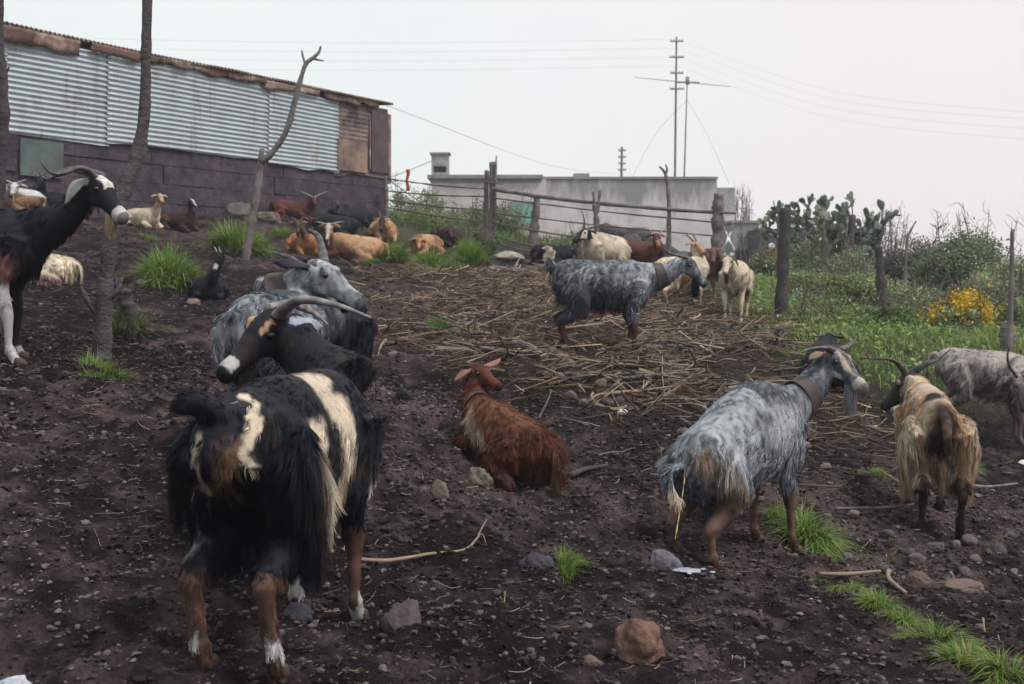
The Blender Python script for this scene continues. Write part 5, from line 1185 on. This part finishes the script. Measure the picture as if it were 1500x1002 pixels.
def c_red(q):
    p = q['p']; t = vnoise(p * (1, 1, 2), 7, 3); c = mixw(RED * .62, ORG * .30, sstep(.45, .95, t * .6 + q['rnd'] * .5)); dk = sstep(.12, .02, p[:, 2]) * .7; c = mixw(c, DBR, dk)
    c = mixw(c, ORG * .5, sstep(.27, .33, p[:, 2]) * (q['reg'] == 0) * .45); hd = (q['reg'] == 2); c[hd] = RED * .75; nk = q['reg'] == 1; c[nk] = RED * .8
    w = patch(c, p, [(.24, .05, .35), (.14, .13, .30), (.03, .165, .22), (-.06, .18, .13)], .050, .5, 5) * (.5 + .6 * q['rnd']); return mixw(c, np.array([.50, .42, .36]), np.clip(w, 0, 1))
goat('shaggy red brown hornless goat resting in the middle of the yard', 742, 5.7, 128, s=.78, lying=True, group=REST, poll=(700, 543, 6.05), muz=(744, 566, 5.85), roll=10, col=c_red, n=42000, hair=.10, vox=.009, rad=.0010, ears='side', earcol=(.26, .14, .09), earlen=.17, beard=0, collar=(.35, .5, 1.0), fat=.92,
     ear_dirs=[[(-.02, .05, .01), (-.01, .12, .015), (-.02, .19, .03)], None], seed=9)
def c_mid(q):
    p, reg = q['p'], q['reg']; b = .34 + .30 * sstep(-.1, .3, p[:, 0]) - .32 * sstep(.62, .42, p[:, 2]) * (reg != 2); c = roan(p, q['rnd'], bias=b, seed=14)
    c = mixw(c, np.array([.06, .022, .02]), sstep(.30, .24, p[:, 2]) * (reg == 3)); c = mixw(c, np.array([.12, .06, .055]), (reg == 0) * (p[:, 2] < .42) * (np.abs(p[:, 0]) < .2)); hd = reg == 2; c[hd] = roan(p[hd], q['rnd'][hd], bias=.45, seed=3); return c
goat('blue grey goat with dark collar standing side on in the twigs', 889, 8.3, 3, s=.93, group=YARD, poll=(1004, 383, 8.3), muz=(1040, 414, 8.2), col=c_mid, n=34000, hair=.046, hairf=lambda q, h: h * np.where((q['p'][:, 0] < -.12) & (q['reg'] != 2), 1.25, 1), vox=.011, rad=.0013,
     horns=[[(1013, 384, 8.24), (994, 375, 8.2), (978, 370, 8.16), (967, 359, 8.12)], [(1010, 383, 8.36), (992, 374, 8.42), (978, 371, 8.48), (966, 362, 8.52)]], hornr=.017, ears='droop', earcol=(.5, .55, .62), earlen=.12, beard=.14, beardcol=BLK * 2, collar=(.32, .55, 1.05), tail='up', tailr=.05, tailcol=CRM, seed=11)
def c_right(q):
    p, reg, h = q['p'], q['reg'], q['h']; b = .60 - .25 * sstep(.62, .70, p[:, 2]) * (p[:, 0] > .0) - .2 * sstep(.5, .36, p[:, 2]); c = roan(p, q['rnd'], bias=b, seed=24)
    lc = mixw(LEGC * 1.05, np.array([.05, .04, .045]), np.clip(vnoise(p, 20, 9) * 1.8 - .7, 0, 1)); c = np.where(((reg == 3) * sstep(.36, .24, p[:, 2] + (vnoise(p, 18, 4) - .5) * .12))[:, None] > .5, lc, c); c[(reg == 3) & (p[:, 2] < .05)] = LEGC * .5; th = patch(c, p, [(-.38, -.06, .44), (-.30, -.12, .40), (-.25, -.14, .34)], .075); c = mixw(c, np.array([.22, .14, .085]), th)
    c[reg == 5] = (.03, .028, .035); hd = reg == 2; c[hd] = roan(p[hd], q['rnd'][hd], bias=.42, seed=3); st = hd & (h[:, 0] > .02) & (h[:, 0] < .18) & (np.abs(h[:, 1]) > .015) & (np.abs(h[:, 1]) < .036) & (h[:, 2] > .0); c[st] = (.42, .34, .26)
    mz = hd & (h[:, 0] > .19); c[mz] = (.50, .46, .42); lo = hd & (h[:, 2] < -.03) & (h[:, 0] < .12); c[lo] = WHT * .8; return c
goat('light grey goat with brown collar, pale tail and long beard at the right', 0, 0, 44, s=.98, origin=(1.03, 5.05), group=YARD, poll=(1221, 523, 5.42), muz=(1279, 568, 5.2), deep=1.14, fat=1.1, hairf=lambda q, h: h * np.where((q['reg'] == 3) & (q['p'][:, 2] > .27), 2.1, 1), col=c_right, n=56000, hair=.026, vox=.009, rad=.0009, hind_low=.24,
     horns=[[(1226, 514, 5.36), (1210, 510, 5.3), (1188, 511, 5.26), (1166, 519, 5.22)], [(1228, 514, 5.48), (1241, 508, 5.5), (1250, 501, 5.52), (1254, 495, 5.54)]], hornr=.019, ears='side', earcol=(.30, .20, .15), earlen=.11, beard=.15, beardcol=GRYL * .7, collar=(.36, .58, 1.0), tail='curve', tailr=.022, tailcol=CRM * .9, udder=True, feet=((.02, 0), (.05, 0), (0, .03), (-.05, 0)), seed=13)
def c_tan(q):
    p, reg, h = q['p'], q['reg'], q['h']; c = mixw(TAN * .95, CRM * .85, sstep(.3, .8, vnoise(p * (1, 1, .3), 12, 3) * .6 + q['rnd'] * .45)); dk = np.clip(patch(c, p, [(-.44, 0, .68), (-.42, 0, .45), (-.38, 0, .3)], .10, .5) + (reg == 3) * sstep(.34, .28, p[:, 2]) * (p[:, 0] < 0) + (reg == 3) * (p[:, 2] < .42) * (p[:, 0] > 0), 0, 1)
    c = mixw(c, DBR * .6, dk); c = mixw(c, BLK, patch(c, p, [(-.20, 0, .76), (-.28, 0, .76)], .06)); hd = reg == 2; c[hd] = (.03, .025, .025); c[(reg == 1) & (p[:, 2] < .7)] = (.10, .06, .04); return c
goat('long haired tan goat with wide horns seen from behind', 1362, 6.15, 80, s=.95, group=YARD, poll=(1334, 556, 6.62), muz=(1297, 583, 6.7), col=c_tan, n=34000, hair=.05, fat=.74, hairf=lambda q, h: h * np.where((q['reg'] == 0) | (q['reg'] == 3), .8 + 1.25 * sstep(.60, .40, q['p'][:, 2]), 1) * np.where(np.abs(q['p'][:, 1]) < .05, .5, 1), vox=.010, rad=.0011,
     horns=[[(1327, 550, 6.6), (1314, 532, 6.6), (1298, 526, 6.6), (1272, 525, 6.6)], [(1345, 550, 6.6), (1358, 533, 6.6), (1375, 526, 6.6), (1393, 511, 6.6)]], hornr=.018, horncol=(.05, .045, .045), ears='droop', beard=.06, tail='down', tailcol=DBR, seed=15)
def c_far(q):
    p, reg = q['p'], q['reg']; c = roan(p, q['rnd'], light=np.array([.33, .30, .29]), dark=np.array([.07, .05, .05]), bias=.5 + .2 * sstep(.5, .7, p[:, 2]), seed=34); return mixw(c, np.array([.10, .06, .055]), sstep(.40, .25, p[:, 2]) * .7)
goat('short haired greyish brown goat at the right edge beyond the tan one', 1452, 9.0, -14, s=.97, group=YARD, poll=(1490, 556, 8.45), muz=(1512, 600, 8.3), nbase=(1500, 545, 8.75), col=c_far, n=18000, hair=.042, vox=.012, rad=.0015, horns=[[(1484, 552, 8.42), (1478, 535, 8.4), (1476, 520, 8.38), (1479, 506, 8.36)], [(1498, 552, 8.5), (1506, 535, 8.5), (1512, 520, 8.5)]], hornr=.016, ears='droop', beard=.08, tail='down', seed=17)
FH = dict(vox=.016, n=5500, rad=.0023, hair=.05)
SOLID = lambda c, v=.25: (lambda q: np.array(c)[None] * (1 - v + 2 * v * vnoise(q['p'], 6, 5))[:, None])
def pied(a, b, seed, thr=.5, head=None):
    def f_(q):
        c = mixw(np.array(a), np.array(b), sstep(thr - .04, thr + .04, vnoise(q['p'], 4.2, seed)))
        if head is not None: c[(q['reg'] == 2) | (q['reg'] == 6)] = head
        return c
    return f_
def V_horns(px, py, d, dx, dy, mid=.6, w=4):
    return [[(px - w, py, d), (px - w - dx * mid, py - dy * .55, d), (px - w - dx, py - dy, d)], [(px + w, py, d), (px + w + dx * mid, py - dy * .55, d), (px + w + dx, py - dy, d)]]
goat('all black goat lying half hidden behind the grey goat head', 1214, 9.1, 80, s=.85, lying=True, group=REST, col=SOLID(BLK), poll=(1213, 495, 9.4), muz=(1200, 512, 9.5), horns=V_horns(1213, 496, 9.4, 20, 6), **FH, seed=41)
goat('cream goat with black horned head by the wire fence', 884, 14.5, 228, s=1.0, group=FARR, poll=(858, 340, 14.1), muz=(834, 352, 13.9), col=lambda q: mixw(CRM * (.8 + .3 * q['rnd'][:, None]), BLK, ((q['reg'] == 2) & (np.abs(q['h'][:, 1]) < .035) | (q['reg'] == 1) & (q['nu'] > .25)) * 1.0), horns=[[(857, 334, 14.1), (856, 322, 14.1), (851, 306, 14.1)], [(864, 335, 14.2), (878, 330, 14.2), (892, 326, 14.2)]], earcol=BLK, **FH, seed=42)
goat('dark red brown goat with thin horns by the wire fence', 938, 15.0, -28, s=.90, group=FARR, poll=(961, 346, 14.7), muz=(967, 361, 14.5), col=lambda q: mixw(SOLID((.095, .032, .028))(q), TAN * .7, (q['reg'] == 2) * (q['h'][:, 0] > .12) * 1.0), horns=[[(957, 340, 14.7), (950, 336, 14.7), (941, 331, 14.7)], [(966, 340, 14.7), (974, 336, 14.7), (982, 331, 14.7)]], hornr=.013, horncol=(.25, .2, .18), **FH, seed=43)
goat('cream goat right of the dark red brown one', 1003, 13.6, 20, s=.84, group=FARR, poll=(1018, 358, 13.75), muz=(1034, 368, 13.6), col=pied(CRM, TAN, 5, .62, TAN), horns=[[(1015, 348, 13.9), (1006, 345, 13.9), (998, 347, 13.9)], [(1022, 347, 14.), (1014, 343, 14.), (1004, 344, 14.)]], hornr=.012, **FH, seed=44)
goat('brown goat with long level horns behind the upright horned goat', 1040, 14.6, -60, s=.88, group=FARR, poll=(1045, 367, 14.0), muz=(1044, 384, 13.8), col=SOLID((.14, .075, .055)), horns=V_horns(1046, 376, 13.95, 26, 0), hornr=.014, **FH, seed=45)
def corks(px, py, ph, d):
    out = []
    for sg in (-1, 1): out.append([(px + sg * (4 + 3.2 * math.sin(t * 10)), py - t * ph, d + .05 * math.cos(t * 10)) for t in np.linspace(0, 1, 11)])
    return out
goat('cream goat with tall upright corkscrew horns facing the camera', 1077, 12.7, -108, s=.93, group=FARR, poll=(1066, 380, 12.15), muz=(1061, 401, 11.95), col=lambda q: mixw(mixw(CRM * (.85 + .3 * q['rnd'][:, None]), np.array([.10, .05, .035]), ((q['reg'] == 6) | (q['reg'] == 2) & (q['h'][:, 2] < -.03)) * 1.0), BLK, patch(0, q['p'], [(-.1, .05, .36), (.0, .0, .36)], .12)), horns=corks(1067, 376, 58, 12.15), hornr=.026, horncol=(.45, .43, .42), ears='droop', beard=.14, beardcol=(.07, .03, .02), vox=.014, n=8000, rad=.0019, hair=.045, seed=46)
goat('cream goat lying just right of the crooked trunk by the shed', 209, 16.4, -32, s=.80, lying=True, group=REST, poll=(234, 287, 16.2), muz=(243, 301, 15.9), col=lambda q: mixw(SOLID(CRM, .15)(q), TAN, ((q['reg'] == 2) | (q['reg'] == 1)) * .8), **FH, seed=51)
goat('dark brown goat with a white face lying beside the cream one', 262, 17.0, -22, s=.76, lying=True, group=REST, poll=(280, 295, 16.8), muz=(293, 303, 16.6), col=lambda q: mixw(SOLID((.05, .026, .024))(q), WHT * .8, (q['reg'] == 2) * (np.abs(q['h'][:, 1]) < .02) * 1.0), horns=[[(277, 289, 16.8), (272, 284, 16.8), (266, 283, 16.8)]], **FH, seed=52)
goat('white and brown goat with pale horns lying by the left edge', 24, 14.6, 165, s=.88, lying=True, group=REST, poll=(22, 272, 14.3), muz=(14, 286, 14.1), col=pied(WHT * .9, TAN * .6, 7, .55), horns=V_horns(22, 266, 14.3, 14, 3), horncol=(.4, .36, .32), **FH, seed=53)
goat('black goat lying against the shed behind the spiral horns', 92, 15.0, 190, s=.9, lying=True, group=REST, poll=(60, 262, 14.8), muz=(48, 276, 14.6), col=SOLID(BLK), horns=V_horns(60, 256, 14.8, 10, 8), **FH, seed=54)
goat('fluffy cream goat lying behind the legs of the tall black goat', 60, 8.3, 178, py=414, s=.60, lying=True, group=REST, poll=(-6, 358, 8.2), muz=(-30, 378, 8.1), col=lambda q: mixw(SOLID(CRM * 1.1, .15)(q), PINK, sstep(.14, .06, q['p'][:, 2])), n=14000, rad=.0014, hair=.09, vox=.013, seed=55)
goat('dark red goat with pale horns lying against the shed wall', 430, 20.0, -8, s=.88, lying=True, group=REST, poll=(459, 291, 19.8), muz=(465, 304, 19.5), col=SOLID((.10, .030, .030)), horns=V_horns(460, 286, 19.8, 16, 6), horncol=(.4, .35, .33), **FH, seed=56)
goat('black goat lying near the shed corner above the tan one', 518, 18.8, 10, py=332, s=.85, lying=True, group=REST, poll=(500, 302, 18.7), muz=(492, 312, 18.5), nbase=(508, 318, 18.7), col=SOLID(BLK * 1.6), horns=V_horns(501, 297, 18.7, 8, 3), **FH, seed=57)
goat('second black goat lying between the red and the tan goats', 490, 17.4, 178, py=346, s=.85, lying=True, group=REST, poll=(455, 324, 17.3), muz=(446, 334, 17.2), col=pied(BLK, (.08, .07, .07), 9, .7), horns=V_horns(456, 320, 17.3, 10, 2), **FH, seed=58)
goat('orange brown goat with a dark neck resting, facing the camera', 445, 15.6, -62, py=374, s=.80, lying=True, group=REST, poll=(437, 326, 15.3), muz=(436, 344, 15.1), col=lambda q: mixw(SOLID(ORG, .3)(q), DBR, ((q['reg'] == 2) | (q['reg'] == 1)) * .85), horns=V_horns(437, 321, 15.3, 8, 4), **FH, seed=59)
goat('big tan goat lying with its white blazed face towards the camera', 516, 15.2, 176, py=384, s=.98, lying=True, group=REST, poll=(482, 332, 14.85), muz=(478, 352, 14.65), col=lambda q: mixw(mixw(SOLID(TAN * 1.15, .15)(q), np.array([.13, .05, .04]), sstep(-.15, .25, q['p'][:, 0] - (q['p'][:, 2] - .2) * 1.2)), WHT * .8, (q['reg'] == 2) * (np.abs(q['h'][:, 1]) < .018) * 1.0), horns=V_horns(482, 326, 14.85, 18, 1), horncol=(.25, .22, .2), **FH, seed=60)
goat('tan goat with a dark face lying by the wire fence end', 563, 17.4, -75, py=352, s=.84, lying=True, group=REST, poll=(560, 322, 17.0), muz=(557, 340, 16.8), col=lambda q: mixw(SOLID(TAN, .2)(q), DBR, (q['reg'] == 2) * 1.0), horns=[[(562, 318, 17.), (556, 312, 17.), (549, 304, 17.)], [(566, 318, 17.1), (572, 313, 17.1), (577, 306, 17.1)]], **FH, seed=61)
goat('curled up tan goat asleep behind the wide grass tuft', 622, 16.6, -118, py=373, s=.78, lying=True, group=REST, poll=(613, 352, 16.3), muz=(614, 366, 16.1), nbase=(618, 356, 16.4), col=pied(TAN, TAN * .5, 3, .6, ORG * 1.3), horns=[[(610, 349, 16.3), (604, 350, 16.3), (598, 352, 16.3)]], hornr=.012, horncol=(.4, .36, .3), **FH, seed=62)
goat('dark brown goat lying right of the curled tan goat', 656, 17.8, -60, py=360, s=.80, lying=True, group=REST, col=SOLID(DBR), poll=(658, 337, 17.5), muz=(664, 349, 17.3), **FH, seed=63)
goat('black goat lying at the foot of the broad fence stake', 806, 16.6, 160, py=389, s=.80, lying=True, group=REST, col=SOLID(BLK), poll=(790, 362, 16.4), muz=(781, 374, 16.3), **FH, seed=64)
# stream under the light grey goat
m_ = MB(); pts_ = [P(1003, 700, 4.66), P(999, 730, 4.64), P(994, 760, 4.62), P(989, 790, 4.60)]; c_ = spline(pts_, 16)
tube(m_, c_[:], [.0022 * (1 + .5 * math.sin(k * 2.1)) for k in range(16)], n=6, m=60, wob=.5)
M_urine = mk('urine', (.50, .38, .18), rough=.15, spec=.6, nvar=.1, bump=0); tag(obj('urine_stream', m_, M_urine), 'thin yellow stream falling behind the light grey goat', 'stream')
